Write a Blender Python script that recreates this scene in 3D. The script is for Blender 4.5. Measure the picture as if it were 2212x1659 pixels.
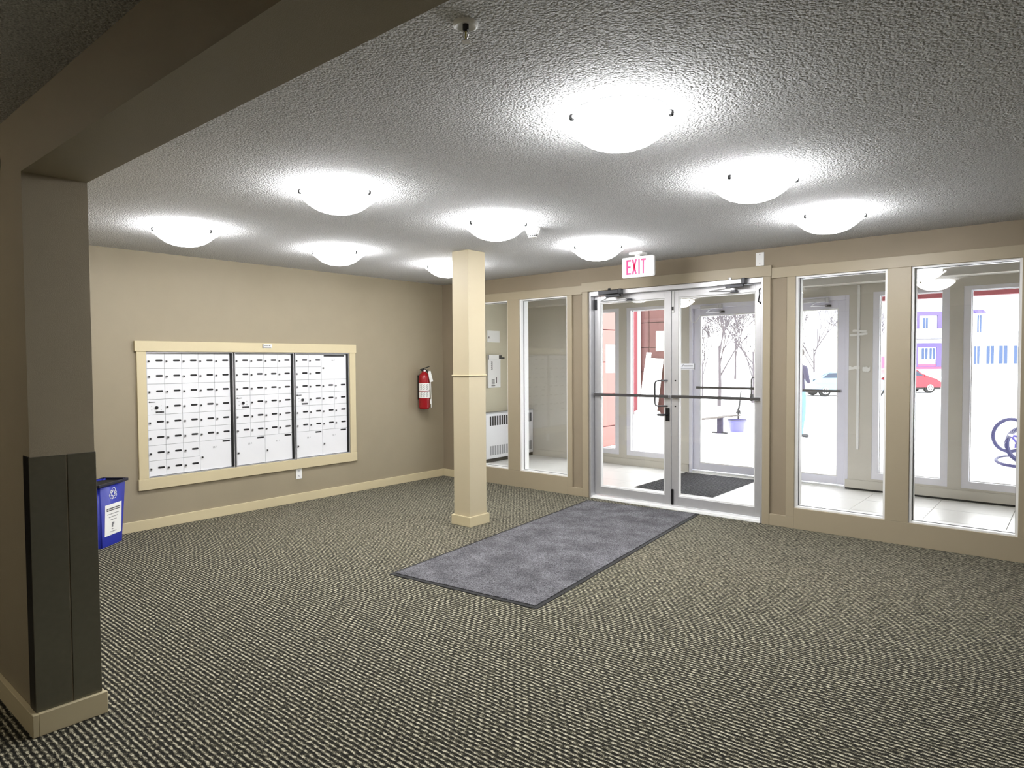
import bpy, bmesh, math, random
from mathutils import Vector, Matrix
random.seed(7)
S = bpy.context.scene
for o in list(bpy.data.objects): bpy.data.objects.remove(o)
COL = S.collection
PI = math.pi

# ------------------------------------------------------------------ camera, sky, exposure
cam = bpy.data.cameras.new('camera'); cam.sensor_fit = 'HORIZONTAL'; cam.sensor_width = 36.0
cam.lens = 36.0 * 1451.9 / 2212; cam.clip_start = 0.05; cam.clip_end = 300
co = bpy.data.objects.new('camera', cam); COL.objects.link(co)
_r = Vector((0.76131831, 0.64834781, -0.0062888)); _u = Vector((-0.01683164, 0.0294586, 0.99942428)); _f = Vector((-0.6481598, 0.76077415, -0.03334013))
m = Matrix((( _r.x, _u.x, -_f.x), (_r.y, _u.y, -_f.y), (_r.z, _u.z, -_f.z))).to_4x4()
m.translation = Vector((6.26422, -5.98742, 1.45917)); co.matrix_world = m
S.camera = co
SKY = 8.5          # bright overcast sky
LAMP = 44.0        # dome lamps in the lobby
w = bpy.data.worlds.new('overcast_sky'); S.world = w; w.use_nodes = True
bg = w.node_tree.nodes['Background']; bg.inputs[0].default_value = (0.96, 0.98, 1.0, 1); bg.inputs[1].default_value = SKY
S.view_settings.view_transform = 'Standard'; S.view_settings.look = 'None'
S.view_settings.exposure = 0.0; S.view_settings.gamma = 1.0; S.view_settings.use_curve_mapping = False

# ------------------------------------------------------------------ materials
MATS = {}
def lin(c):
    return tuple(((v / 255) / 12.92 if v / 255 <= 0.04045 else ((v / 255 + 0.055) / 1.055) ** 2.4) for v in c)
def mat(name, rgb, rough=0.6, metal=0.0, var=0.05, vscale=6.0, bump=0.0, bscale=120.0, emit=0.0, spec=0.5, bdist=0.002):
    if name in MATS: return MATS[name]
    m = bpy.data.materials.new(name); m.use_nodes = True; nt = m.node_tree; N = nt.nodes; L = nt.links
    b = N['Principled BSDF']; c = lin(rgb)
    b.inputs['Roughness'].default_value = rough; b.inputs['Metallic'].default_value = metal
    b.inputs['Specular IOR Level'].default_value = spec
    tc = N.new('ShaderNodeTexCoord'); n = N.new('ShaderNodeTexNoise'); n.inputs['Scale'].default_value = vscale; n.inputs['Detail'].default_value = 3
    L.new(tc.outputs['Object'], n.inputs['Vector'])
    mx = N.new('ShaderNodeMix'); mx.data_type = 'RGBA'
    mx.inputs[6].default_value = tuple(max(0, v * (1 - var)) for v in c) + (1,); mx.inputs[7].default_value = tuple(min(1, v * (1 + var)) for v in c) + (1,)
    L.new(n.outputs['Fac'], mx.inputs[0]); L.new(mx.outputs[2], b.inputs['Base Color'])
    if bump:
        n2 = N.new('ShaderNodeTexNoise'); n2.inputs['Scale'].default_value = bscale; n2.inputs['Detail'].default_value = 2
        L.new(tc.outputs['Object'], n2.inputs['Vector'])
        bp = N.new('ShaderNodeBump'); bp.inputs['Strength'].default_value = bump; bp.inputs['Distance'].default_value = bdist
        L.new(n2.outputs['Fac'], bp.inputs['Height']); L.new(bp.outputs[0], b.inputs['Normal'])
    if emit:
        b.inputs['Emission Color'].default_value = c + (1,); b.inputs['Emission Strength'].default_value = emit
    MATS[name] = m; return m

def popcorn(name, rgb):
    m = mat(name, rgb, 0.95, var=0.03, spec=0.1); nt = m.node_tree; N = nt.nodes; L = nt.links; b = N['Principled BSDF']
    tc = N.new('ShaderNodeTexCoord')
    v = N.new('ShaderNodeTexVoronoi'); v.inputs['Scale'].default_value = 95; v.feature = 'SMOOTH_F1'; v.inputs['Smoothness'].default_value = 0.5
    n = N.new('ShaderNodeTexNoise'); n.inputs['Scale'].default_value = 150; n.inputs['Detail'].default_value = 3
    L.new(tc.outputs['Object'], v.inputs['Vector']); L.new(tc.outputs['Object'], n.inputs['Vector'])
    ma = N.new('ShaderNodeMath'); ma.operation = 'SUBTRACT'; L.new(n.outputs['Fac'], ma.inputs[0]); L.new(v.outputs['Distance'], ma.inputs[1])
    bp = N.new('ShaderNodeBump'); bp.inputs['Strength'].default_value = 1.0; bp.inputs['Distance'].default_value = 0.016
    L.new(ma.outputs[0], bp.inputs['Height']); L.new(bp.outputs[0], b.inputs['Normal'])
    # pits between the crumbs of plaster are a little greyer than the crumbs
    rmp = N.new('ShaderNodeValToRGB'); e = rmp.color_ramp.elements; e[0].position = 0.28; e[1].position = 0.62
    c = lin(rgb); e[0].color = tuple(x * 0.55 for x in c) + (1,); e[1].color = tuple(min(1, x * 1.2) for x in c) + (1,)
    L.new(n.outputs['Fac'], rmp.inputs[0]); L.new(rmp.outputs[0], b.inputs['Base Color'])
    return m

def carpet():
    m = mat('loop_carpet', (120, 115, 95), 0.95, spec=0.15); nt = m.node_tree; N = nt.nodes; L = nt.links; b = N['Principled BSDF']
    tc = N.new('ShaderNodeTexCoord')
    # slight wander of the loop rows
    wn = N.new('ShaderNodeTexNoise'); wn.inputs['Scale'].default_value = 14; wn.inputs['Detail'].default_value = 3
    L.new(tc.outputs['Object'], wn.inputs['Vector'])
    sc = N.new('ShaderNodeVectorMath'); sc.operation = 'SCALE'; sc.inputs['Scale'].default_value = 0.008; L.new(wn.outputs['Color'], sc.inputs[0])
    ad = N.new('ShaderNodeVectorMath'); ad.operation = 'ADD'; L.new(tc.outputs['Object'], ad.inputs[0]); L.new(sc.outputs[0], ad.inputs[1])
    sx = N.new('ShaderNodeSeparateXYZ'); L.new(ad.outputs[0], sx.inputs[0])
    def math_(op, a, b=None, c=None):
        n = N.new('ShaderNodeMath'); n.operation = op
        for i, v in enumerate((a, b, c)):
            if v is None: continue
            if isinstance(v, (int, float)): n.inputs[i].default_value = v
            else: L.new(v, n.inputs[i])
        return n.outputs[0]
    row = math_('SINE', math_('MULTIPLY', sx.outputs['Y'], 2 * PI / 0.0225))
    mp = N.new('ShaderNodeMapping'); mp.inputs['Scale'].default_value = (42, 110, 1); L.new(tc.outputs['Object'], mp.inputs['Vector'])
    dn = N.new('ShaderNodeTexNoise'); dn.inputs['Scale'].default_value = 1; dn.inputs['Detail'].default_value = 1.5; L.new(mp.outputs[0], dn.inputs['Vector'])
    half = math_('MULTIPLY', math_('FLOOR', math_('DIVIDE', sx.outputs['Y'], 0.0225)), 0.47)
    dash = math_('SINE', math_('MULTIPLY', math_('ADD', math_('DIVIDE', sx.outputs['X'], 0.040), half), 2 * PI))
    fn = N.new('ShaderNodeTexNoise'); fn.inputs['Scale'].default_value = 230; fn.inputs['Detail'].default_value = 2; L.new(tc.outputs['Object'], fn.inputs['Vector'])
    h = math_('ADD', math_('MULTIPLY', row, 0.19), math_('MULTIPLY', dash, 0.06))
    h = math_('ADD', h, math_('MULTIPLY', math_('SUBTRACT', dn.outputs['Fac'], 0.5), 0.85))
    h = math_('ADD', math_('ADD', h, 0.5), math_('MULTIPLY', math_('SUBTRACT', fn.outputs['Fac'], 0.5), 0.8))
    rp = N.new('ShaderNodeValToRGB'); e = rp.color_ramp.elements; e[0].position = 0.40; e[1].position = 0.80
    e[0].color = lin((18, 17, 12)) + (1,); e[1].color = lin((200, 194, 170)) + (1,); e2 = e.new(0.58); e2.color = lin((80, 77, 61)) + (1,)
    L.new(h, rp.inputs[0]); L.new(rp.outputs[0], b.inputs['Base Color'])
    b.inputs['Sheen Weight'].default_value = 0.05; b.inputs['Sheen Roughness'].default_value = 0.5
    bp = N.new('ShaderNodeBump'); bp.inputs['Strength'].default_value = 0.7; bp.inputs['Distance'].default_value = 0.004
    L.new(h, bp.inputs['Height']); L.new(bp.outputs[0], b.inputs['Normal'])
    return m

def glass(name='clear_glass', tint=(0.985, 0.988, 0.985), f0=0.045):
    if name in MATS: return MATS[name]
    m = bpy.data.materials.new(name); m.use_nodes = True; nt = m.node_tree; N = nt.nodes; L = nt.links; N.clear()
    out = N.new('ShaderNodeOutputMaterial'); t = N.new('ShaderNodeBsdfTransparent'); t.inputs[0].default_value = tint + (1,)
    g = N.new('ShaderNodeBsdfGlossy'); g.inputs['Roughness'].default_value = 0.0
    lw = N.new('ShaderNodeLayerWeight'); lw.inputs[0].default_value = 0.5
    p = N.new('ShaderNodeMath'); p.operation = 'POWER'; p.inputs[1].default_value = 5; L.new(lw.outputs['Facing'], p.inputs[0])
    ma = N.new('ShaderNodeMath'); ma.operation = 'MULTIPLY_ADD'; ma.inputs[1].default_value = 0.9; ma.inputs[2].default_value = f0; L.new(p.outputs[0], ma.inputs[0])
    mx = N.new('ShaderNodeMixShader'); L.new(ma.outputs[0], mx.inputs[0]); L.new(t.outputs[0], mx.inputs[1]); L.new(g.outputs[0], mx.inputs[2]); L.new(mx.outputs[0], out.inputs[0])
    MATS[name] = m; return m

M_wall = mat('tan_wall_paint', (152, 141, 118), 0.6, var=0.04, bump=0.25, bscale=300)
M_trim = mat('cream_trim_paint', (205, 192, 156), 0.45, var=0.03)
M_trim_shade = mat('shaded_partition_trim', (162, 150, 126), 0.45, var=0.03)  # trim colour darkened to carry the dimmer light on the partition
M_vwall = mat('pale_vestibule_paint', (208, 204, 194), 0.6, var=0.03)
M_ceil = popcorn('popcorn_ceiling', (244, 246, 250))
M_carpet = carpet()
M_glass = glass()
M_white = mat('white_paint', (238, 238, 236), 0.4, var=0.02)
M_alu = mat('satin_aluminium', (200, 200, 202), 0.38, 0.6, var=0.05, vscale=20)
M_alu2 = mat('pale_door_aluminium', (230, 230, 242), 0.4, 0.15, var=0.03)
M_bar = mat('brushed_bar_metal', (104, 104, 106), 0.3, 0.8)
M_dalu = mat('dark_metal', (50, 50, 52), 0.35, 0.8)
M_black = mat('black_rubber', (18, 18, 18), 0.7)
M_steel = mat('corner_guard_steel', (120, 118, 104), 0.3, 0.7, var=0.1, vscale=40)
M_guarddark = mat('guard_dark_reflection', (16, 16, 22), 0.35)  # steel return coloured black for the dark surroundings it reflects
M_tile = mat('pale_floor_tile', (232, 231, 228), 0.35, var=0.04, vscale=3)
M_grout = mat('tile_grout', (150, 148, 144), 0.9)
M_box = mat('white_enamel', (232, 233, 236), 0.35, var=0.02)
M_vinyl = mat('white_window_frame', (236, 236, 244), 0.4, 0.1)
M_red = mat('red_siding', (66, 29, 27), 0.7, var=0.25, vscale=2.5, bump=0.2, bscale=40)
M_redd = mat('dark_red_fascia', (96, 24, 34), 0.7, var=0.1)
M_red_overlit = mat('overlit_red_siding', (150, 92, 86), 0.7, var=0.06)  # same red siding, overexposure painted in as a lighter colour
M_snow = mat('snowy_ground', (236, 238, 242), 0.9, var=0.03, vscale=1.5, bump=0.3, bscale=8, bdist=0.02)
M_ink = mat('black_ink', (20, 20, 20), 0.6)
M_grey = mat('grey_print', (120, 120, 122), 0.6)
M_paper = mat('white_paper', (244, 244, 240), 0.7, var=0.01)

# ------------------------------------------------------------------ mesh helpers
ORG = {}
class MB:
    def __init__(s): s.bm = bmesh.new(); s.T = None
    def _post(s, vs, rot=None):
        if rot is not None: bmesh.ops.transform(s.bm, matrix=rot, verts=vs)
    def box(s, x0, x1, y0, y1, z0, z1, bevel=0.0, rot=None):
        r = bmesh.ops.create_cube(s.bm, size=1); vs = r['verts']
        for v in vs: v.co = Vector(((x0 + x1) / 2 + v.co.x * (x1 - x0), (y0 + y1) / 2 + v.co.y * (y1 - y0), (z0 + z1) / 2 + v.co.z * (z1 - z0)))
        if bevel:
            es = list({e for v in vs for e in v.link_edges})
            g = bmesh.ops.bevel(s.bm, geom=vs + es, offset=bevel, segments=1, affect='EDGES', profile=0.5)
            vs = list({v for f in g['faces'] for v in f.verts} | {v for v in vs if v.is_valid})
        s._post(vs, rot); return s
    def cyl(s, a, b, r, seg=12, r2=None, caps=True):
        a = Vector(a); b = Vector(b); d = b - a; l = d.length
        q = d.to_track_quat('Z', 'Y').to_matrix().to_4x4(); q.translation = (a + b) / 2
        bmesh.ops.create_cone(s.bm, cap_ends=caps, segments=seg, radius1=r, radius2=r if r2 is None else r2, depth=l, matrix=q); return s
    def tube(s, pts, r, seg=8):
        pts = [Vector(p) for p in pts]; rings = []; prev = None
        for i, p in enumerate(pts):
            t = (pts[min(i + 1, len(pts) - 1)] - pts[max(i - 1, 0)]).normalized()
            if prev is None:
                n = t.orthogonal().normalized()
            else:
                n = (prev - t * prev.dot(t)); n = n.normalized() if n.length > 1e-6 else t.orthogonal().normalized()
            prev = n; bn = t.cross(n)
            rr = r[i] if isinstance(r, (list, tuple)) else r
            rings.append([s.bm.verts.new(p + (n * math.cos(k * 2 * PI / seg) + bn * math.sin(k * 2 * PI / seg)) * rr) for k in range(seg)])
        for i in range(len(rings) - 1):
            for k in range(seg):
                s.bm.faces.new((rings[i][k], rings[i][(k + 1) % seg], rings[i + 1][(k + 1) % seg], rings[i + 1][k]))
        s.bm.faces.new(rings[0][::-1]); s.bm.faces.new(rings[-1]); return s
    def lathe(s, prof, c, seg=32, axis='Z'):
        rings = []
        for r, z in prof:
            ring = []
            for k in range(seg):
                a = 2 * PI * k / seg; x, y = r * math.cos(a), r * math.sin(a)
                p = {'Z': (x, y, z), 'X': (z, x, y), 'Y': (x, z, y)}[axis]
                ring.append(s.bm.verts.new(Vector(c) + Vector(p)))
            rings.append(ring)
        for i in range(len(rings) - 1):
            for k in range(seg):
                try: s.bm.faces.new((rings[i][k], rings[i][(k + 1) % seg], rings[i + 1][(k + 1) % seg], rings[i + 1][k]))
                except ValueError: pass
        return s
    def prism(s, pts, d):                     # polygon extruded by vector d
        a = [s.bm.verts.new(Vector(p)) for p in pts]; b = [s.bm.verts.new(Vector(p) + Vector(d)) for p in pts]
        s.bm.faces.new(a); s.bm.faces.new(b[::-1]); n = len(a)
        for i in range(n): s.bm.faces.new((a[i], b[i], b[(i + 1) % n], a[(i + 1) % n]))
        return s
    def out(s, name, mt, parent=None, smooth=False, loc=None, **props):
        bmesh.ops.remove_doubles(s.bm, verts=s.bm.verts, dist=1e-6)
        bmesh.ops.recalc_face_normals(s.bm, faces=s.bm.faces)
        org = ORG.get(parent.name, Vector()) if parent else (Vector(loc) if loc else Vector())
        bmesh.ops.translate(s.bm, verts=s.bm.verts, vec=-org)
        me = bpy.data.meshes.new(name); s.bm.to_mesh(me); s.bm.free()
        me.materials.append(mt)
        if smooth:
            for p in me.polygons: p.use_smooth = True
            me.set_sharp_from_angle(angle=math.radians(38))
        o = bpy.data.objects.new(name, me); COL.objects.link(o)
        if parent: o.parent = parent
        elif loc: o.location = org
        ORG[o.name] = org
        for k, v in props.items(): o[k] = v
        return o
def thing(name, label, cat, loc=(0, 0, 0), rz=0.0, group=None):
    o = bpy.data.objects.new(name, None); COL.objects.link(o); o.location = loc; o.rotation_euler = (0, 0, rz); o.empty_display_size = 0.1
    o['label'] = label; o['category'] = cat
    if group: o['group'] = group
    ORG[o.name] = Vector(loc) if not rz else Vector((0, 0, 0))    # rotated things are modelled in local space
    return o
def local(o): ORG[o.name] = Vector((0, 0, 0)); return o
def tag(o, label, cat, group=None):
    o['label'] = label; o['category'] = cat
    if group: o['group'] = group
    return o
def sroot(name, loc=(0, 0, 0)):
    o = bpy.data.objects.new(name, None); COL.objects.link(o); o.location = loc; o['kind'] = 'structure'; o.empty_display_size = 0.1
    ORG[o.name] = Vector(loc); return o
def copy_tree(o, parent=None):
    c = o.copy(); COL.objects.link(c); c.parent = parent
    for ch in list(o.children): copy_tree(ch, c)
    return c
def ring(mb, x0, x1, z0, z1, wl, wr, wb, wt, y0, y1):
    mb.box(x0, x0 + wl, y0, y1, z0, z1); mb.box(x1 - wr, x1, y0, y1, z0, z1)
    mb.box(x0 + wl, x1 - wr, y0, y1, z0, z0 + wb); mb.box(x0 + wl, x1 - wr, y0, y1, z1 - wt, z1); return mb
STR = dict(kind='structure')

# ------------------------------------------------------------------ room shell
H = 2.44
MB().box(-2.2, 9.2, -8.2, 0.0, -0.12, 0.0).out('floor', M_carpet, **STR)
vf = sroot('floor_vestibule', (0, 0, 0))
MB().box(-0.4, 6.4, 0.0, 2.35, -0.12, -0.006).out('subfloor', M_grout, vf)
_tm = None
ys = [0.0, 0.55, 1.1, 1.65, 2.2]
for i in range(11):
    for j in range(4):
        x0 = -0.4 + i * 0.618; y0 = ys[j]
        if _tm is None:
            t_ = MB().box(0.002, 0.616, 0.002, 0.548, -0.006, 0.0, 0.001).out('tile', M_tile, vf); _tm = t_.data
        else:
            t_ = bpy.data.objects.new('tile', _tm); COL.objects.link(t_); t_.parent = vf
        t_.location = (x0, y0, 0)
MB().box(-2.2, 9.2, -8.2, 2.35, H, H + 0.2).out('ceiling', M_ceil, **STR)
# wall with the mailboxes (recess left open for them)
wl = MB(); wl.box(-0.2, 0, -5.0, -3.585, 0, H).box(-0.2, 0, -1.447, 0.0, 0, H).box(-0.2, 0, -3.585, -1.447, 0, 0.45).box(-0.2, 0, -3.585, -1.447, 1.567, H).box(-0.2, -0.16, -3.585, -1.447, 0.45, 1.567)
wl.out('wall_left', M_wall, **STR)
MB().box(-2.2, 3.15, -5.225, -5.0, 0, H).out('wall_near', M_wall, **STR)
MB().box(3.15, 9.0, -5.225, -5.0, 2.2, H).out('ceiling_beam', M_wall, **STR)
MB().box(9.0, 9.2, -8.2, 2.35, 0, H).out('wall_right', M_wall, **STR)
MB().box(-2.2, 9.2, -8.4, -8.2, 0, H).out('wall_corridor_back', M_wall, **STR)
MB().box(-2.4, -2.2, -8.2, -5.0, 0, H).out('wall_corridor_end', M_wall, **STR)
# glazed partition between lobby and vestibule
TW = 0.13
wb = MB()
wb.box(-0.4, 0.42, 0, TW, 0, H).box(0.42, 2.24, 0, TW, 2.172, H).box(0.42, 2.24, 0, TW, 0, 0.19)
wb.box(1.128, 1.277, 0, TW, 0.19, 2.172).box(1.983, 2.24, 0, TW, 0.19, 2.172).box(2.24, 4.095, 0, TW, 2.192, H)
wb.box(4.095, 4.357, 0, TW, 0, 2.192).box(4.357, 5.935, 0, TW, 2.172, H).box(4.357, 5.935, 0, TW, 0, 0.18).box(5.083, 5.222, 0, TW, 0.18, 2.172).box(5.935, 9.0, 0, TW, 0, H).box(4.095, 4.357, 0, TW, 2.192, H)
wb.out('wall_back', mat('shaded_back_wall_paint', (142, 129, 108), 0.6, var=0.04, bump=0.25, bscale=300), **STR)  # wall paint darkened here, shade of the partition put into its colour
# outer wall of the vestibule
OY0, OY1 = 2.2, 2.35
ow = MB()
ow.box(-0.6, 0.57, OY0, OY1, -0.1, H).box(0.57, 6.03, OY0, OY1, 2.195, H).box(0.57, 2.33, OY0, OY1, -0.1, 0.136).box(1.27, 1.39, OY0, OY1, 0.136, 2.195).box(2.10, 2.33, OY0, OY1, 0.136, 2.195)
ow.box(4.25, 6.03, OY0, OY1, -0.1, 0.136).box(4.25, 4.49, OY0, OY1, 0.136, 2.195).box(5.20, 5.32, OY0, OY1, 0.136, 2.195).box(6.03, 9.2, OY0, OY1, -0.1, H).box(2.33, 4.25, OY0, OY1, 2.18, 2.195)
ow.out('wall_outer', M_vwall, **STR)
MB().box(-0.6, -0.4, -0.0, 2.2, 0, H).out('wall_vestibule_left', mat('pale_wall_paint', (206, 200, 176), 0.6), **STR)
MB().box(6.4, 6.55, TW, 2.2, 0, H).out('wall_vestibule_right', M_wall, **STR)
MB().box(-0.4, 6.4, 1.97, 2.2, 2.29, H).out('ceiling_bulkhead', M_vwall, **STR)

# ------------------------------------------------------------------ trim
n_trim = [0]
def trim(x0, x1, y0, y1, z0, z1, name=None, mt=None, bev=0.002):
    n_trim[0] += 1
    return MB().box(x0, x1, y0, y1, z0, z1, bev).out(name or 'trim_%d' % n_trim[0], mt or (M_trim if (name and 'vest' not in name) else M_trim_shade), **STR)
c0, c1 = -0.02, 0.0
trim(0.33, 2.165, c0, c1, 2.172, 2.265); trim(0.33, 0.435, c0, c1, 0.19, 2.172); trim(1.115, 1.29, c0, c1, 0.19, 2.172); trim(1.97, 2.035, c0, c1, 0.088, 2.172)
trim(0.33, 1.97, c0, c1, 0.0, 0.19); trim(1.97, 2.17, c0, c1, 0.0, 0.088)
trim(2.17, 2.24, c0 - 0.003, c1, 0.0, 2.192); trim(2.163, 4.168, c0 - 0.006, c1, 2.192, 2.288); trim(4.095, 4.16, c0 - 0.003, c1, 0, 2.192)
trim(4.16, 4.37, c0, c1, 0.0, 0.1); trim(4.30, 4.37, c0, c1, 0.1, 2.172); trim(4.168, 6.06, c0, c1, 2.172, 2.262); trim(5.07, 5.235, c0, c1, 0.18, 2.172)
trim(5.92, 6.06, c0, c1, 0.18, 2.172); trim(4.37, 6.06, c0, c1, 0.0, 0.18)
BH = 0.09
trim(0, 0.016, -5.0, 0.0, 0, BH, 'baseboard_left'); trim(0.016, 0.33, -0.016, 0, 0, BH, 'baseboard_back'); trim(6.06, 9.0, -0.016, 0, 0, BH, 'baseboard_back_right')
trim(-2.2, 3.17, -5.245, -5.225, 0, BH, 'baseboard_near'); trim(3.15, 3.17, -5.225, -4.98, 0, BH, 'baseboard_pillar'); trim(0.0, 3.15, -5.0, -4.984, 0, BH, 'baseboard_inner')
trim(-0.4, 2.33, 2.184, 2.2, 0, 0.095, 'baseboard_outer_left', M_vwall); trim(4.225, 6.4, 2.184, 2.2, 0.02, 0.115, 'baseboard_outer_right', M_vwall); trim(-0.4, -0.384, TW, 2.184, 0, 0.095, 'baseboard_vestibule', M_vwall)
trim(4.225, 6.4, 2.19, 2.2, 0.0, 0.02, 'trim_black_strip', M_black, 0)  # thin black strip below the right-hand outer baseboard

# ------------------------------------------------------------------ windows
def inner_window(n, x0, x1, z0, z1):
    r = sroot('window_%d' % n, ((x0 + x1) / 2, 0.05, z0))
    ring(MB(), x0, x1, z0, z1, 0.030, 0.030, 0.026, 0.026, -0.004, TW).out('frame', M_white, r)
    g = MB(); ring(g, x0 + 0.030, x1 - 0.030, z0 + 0.026, z1 - 0.026, 0.004, 0.004, 0.003, 0.003, 0.044, 0.049); g.out('gasket', M_black, r)
    MB().box(x0 + 0.012, x1 - 0.012, 0.050, 0.056, z0 + 0.012, z1 - 0.012).out('pane', M_glass, r)
inner_window(1, 0.422, 1.128, 0.177, 2.185); inner_window(2, 1.277, 1.983, 0.177, 2.185)
inner_window(3, 4.357, 5.083, 0.167, 2.185); inner_window(4, 5.222, 5.933, 0.167, 2.185)
def outer_window(n, x0, x1):
    z0, z1 = 0.136, 2.195; r = sroot('window_%d' % n, ((x0 + x1) / 2, 2.27, z0))
    ring(MB(), x0, x1, z0, z1, 0.065, 0.065, 0.07, 0.042, 2.205, 2.285).out('frame', M_vinyl, r)
    ring(MB(), x0 + 0.065, x1 - 0.065, z0 + 0.07, z1 - 0.042, 0.008, 0.008, 0.008, 0.008, 2.245, 2.262).out('bead', M_white, r)
    MB().box(x0 + 0.06, x1 - 0.06, 2.262, 2.269, z0 + 0.06, z1 - 0.04).out('pane', M_glass, r)
for n, (a, b) in enumerate([(0.57, 1.27), (1.39, 2.10), (4.49, 5.20), (5.32, 6.03)]): outer_window(5 + n, a, b)

# ------------------------------------------------------------------ doors
def door_frame(name, x0, x1, y0, y1, z1, jw, hw, M_alu=M_alu):
    r = sroot(name, ((x0 + x1) / 2, y0, 0))
    MB().box(x0, x0 + jw, y0, y1, 0, z1, 0.002).out('jamb', M_alu, r); MB().box(x1 - jw, x1, y0, y1, 0, z1, 0.002).out('jamb', M_alu, r)
    MB().box(x0 + jw, x1 - jw, y0, y1, z1 - hw, z1, 0.002).out('head', M_alu, r)
    th = MB(); th.box(x0 + jw, x1 - jw, y0 - 0.01, y1, 0, 0.008); th.box(x0 + jw, x1 - jw, y0 + 0.02, y1 - 0.02, 0.008, 0.02, 0.003); th.out('threshold', M_white, r)
    return r
door_frame('door_frame', 2.24, 4.095, 0.0, TW, 2.192, 0.025, 0.045)
door_frame('door_frame', 2.33, 4.25, 2.20, 2.34, 2.18, 0.04, 0.05, M_alu2)
def leaf(n, x0, x1, y0, z0, z1, st, tr, brl, label, M_alu=M_alu):
    y1 = y0 + 0.045; r = sroot('door_%d' % n, ((x0 + x1) / 2, y0, z0)); r['label'] = label
    MB().box(x0, x0 + st, y0, y1, z0, z1, 0.002).out('stile', M_alu, r); MB().box(x1 - st, x1, y0, y1, z0, z1, 0.002).out('stile', M_alu, r)
    MB().box(x0 + st, x1 - st, y0, y1, z1 - tr, z1, 0.002).out('rail', M_alu, r); MB().box(x0 + st, x1 - st, y0, y1, z0, z0 + brl, 0.002).out('rail', M_alu, r)
    ring(MB(), x0 + st, x1 - st, z0 + brl, z1 - tr, 0.010, 0.010, 0.012, 0.012, y0 + 0.008, y0 + 0.037).out('glazing_bead', M_white, r)
    MB().box(x0 + st - 0.002, x1 - st + 0.002, y0 + 0.019, y0 + 0.025, z0 + brl - 0.002, z1 - tr + 0.002).out('pane', M_glass, r)
    return r
def push_bar(r, x0, x1, y, z, h=0.028):
    b = MB().box(x0 + 0.01, x1 - 0.01, y - 0.036, y - 0.026, z - h / 2, z + h / 2, 0.003).out('push_bar', M_bar, r)
    for xx in (x0 + 0.005, x1 - 0.055): MB().box(xx, xx + 0.05, y - 0.032, y, z - h / 2 - 0.002, z + h / 2 + 0.002, 0.003).out('bar_bracket', M_alu, r)
def pull(r, xs, xo, y, z0, z1, nm='pull_handle'):
    yo = y - 0.065; k = 0.035; s = 1 if xs > xo else -1
    pts = [(xs, y, z1), (xo + s * k, yo, z1), (xo + s * 0.01, yo - 0.002, z1 - 0.01), (xo, yo, z1 - k), (xo, yo, z0 + k), (xo + s * 0.01, yo - 0.002, z0 + 0.01), (xo + s * k, yo, z0), (xs, y, z0)]
    MB().tube(pts, 0.0085, 10).out(nm, M_bar, r, smooth=True)
LY = 0.07
d1 = leaf(1, 2.268, 3.164, LY, 0.03, 2.143, 0.072, 0.068, 0.09, 'left inner glass door leaf with pull handle')
d2 = leaf(2, 3.170, 4.067, LY, 0.03, 2.143, 0.072, 0.068, 0.09, 'right inner glass door leaf without pull handle')
push_bar(d1, 2.27, 3.16, LY, 1.105); push_bar(d2, 3.172, 4.065, LY, 1.108)
pull(d1, 3.125, 3.02, LY, 1.01, 1.262)
MB().box(3.105, 3.15, LY - 0.006, LY, 0.86, 0.99, 0.002).out('lock_plate', M_dalu, d1)
MB().tube([(3.128, LY, 0.925), (3.12, LY - 0.045, 0.925), (3.05, LY - 0.05, 0.922), (3.035, LY - 0.048, 0.92)], [0.009, 0.009, 0.011, 0.006], 8).out('lever', M_dalu, d1, smooth=True)
for z in (1.262, 1.01): MB().cyl((3.21, LY - 0.003, z), (3.21, LY, z), 0.008, 10).out('bolt_cap', M_dalu, d2)
MB().box(3.176, 3.198, LY - 0.012, LY, 1.93, 2.135, 0.002).out('flush_bolt', M_white, d2)
MB().box(3.178, 3.196, LY - 0.016, LY - 0.012, 1.95, 1.985, 0.001).out('bolt_slot', M_ink, d2)
MB().box(3.172, 3.192, LY - 0.014, LY, 0.035, 0.19, 0.002).out('flush_bolt', M_dalu, d2)
MB().box(2.272, 2.30, LY - 0.01, LY, 2.0, 2.11, 0.002).out('hinge_plate', M_dalu, d1)
MB().tube([(4.035, LY, 2.10), (4.04, LY - 0.03, 2.085), (4.045, LY - 0.035, 2.05), (4.04, LY - 0.035, 2.02), (4.032, LY - 0.03, 1.985), (4.045, LY, 1.965)], 0.006, 8).out('transfer_loop', M_ink, d2, smooth=True)
d3 = leaf(3, 2.372, 3.288, 2.25, 0.03, 2.13, 0.085, 0.09, 0.09, 'left outer glass door leaf', M_alu2)
d4 = leaf(4, 3.294, 4.208, 2.25, 0.03, 2.13, 0.085, 0.09, 0.09, 'right outer glass door leaf', M_alu2)
push_bar(d3, 2.41, 3.25, 2.25, 1.108, 0.03); push_bar(d4, 3.33, 4.17, 2.25, 1.10, 0.03)
pull(d3, 3.24, 3.155, 2.25, 0.985, 1.25)
MB().box(3.135, 3.165, 2.20, 2.25, 0.955, 1.04, 0.003).out('lock_box', M_ink, d3)
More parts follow.
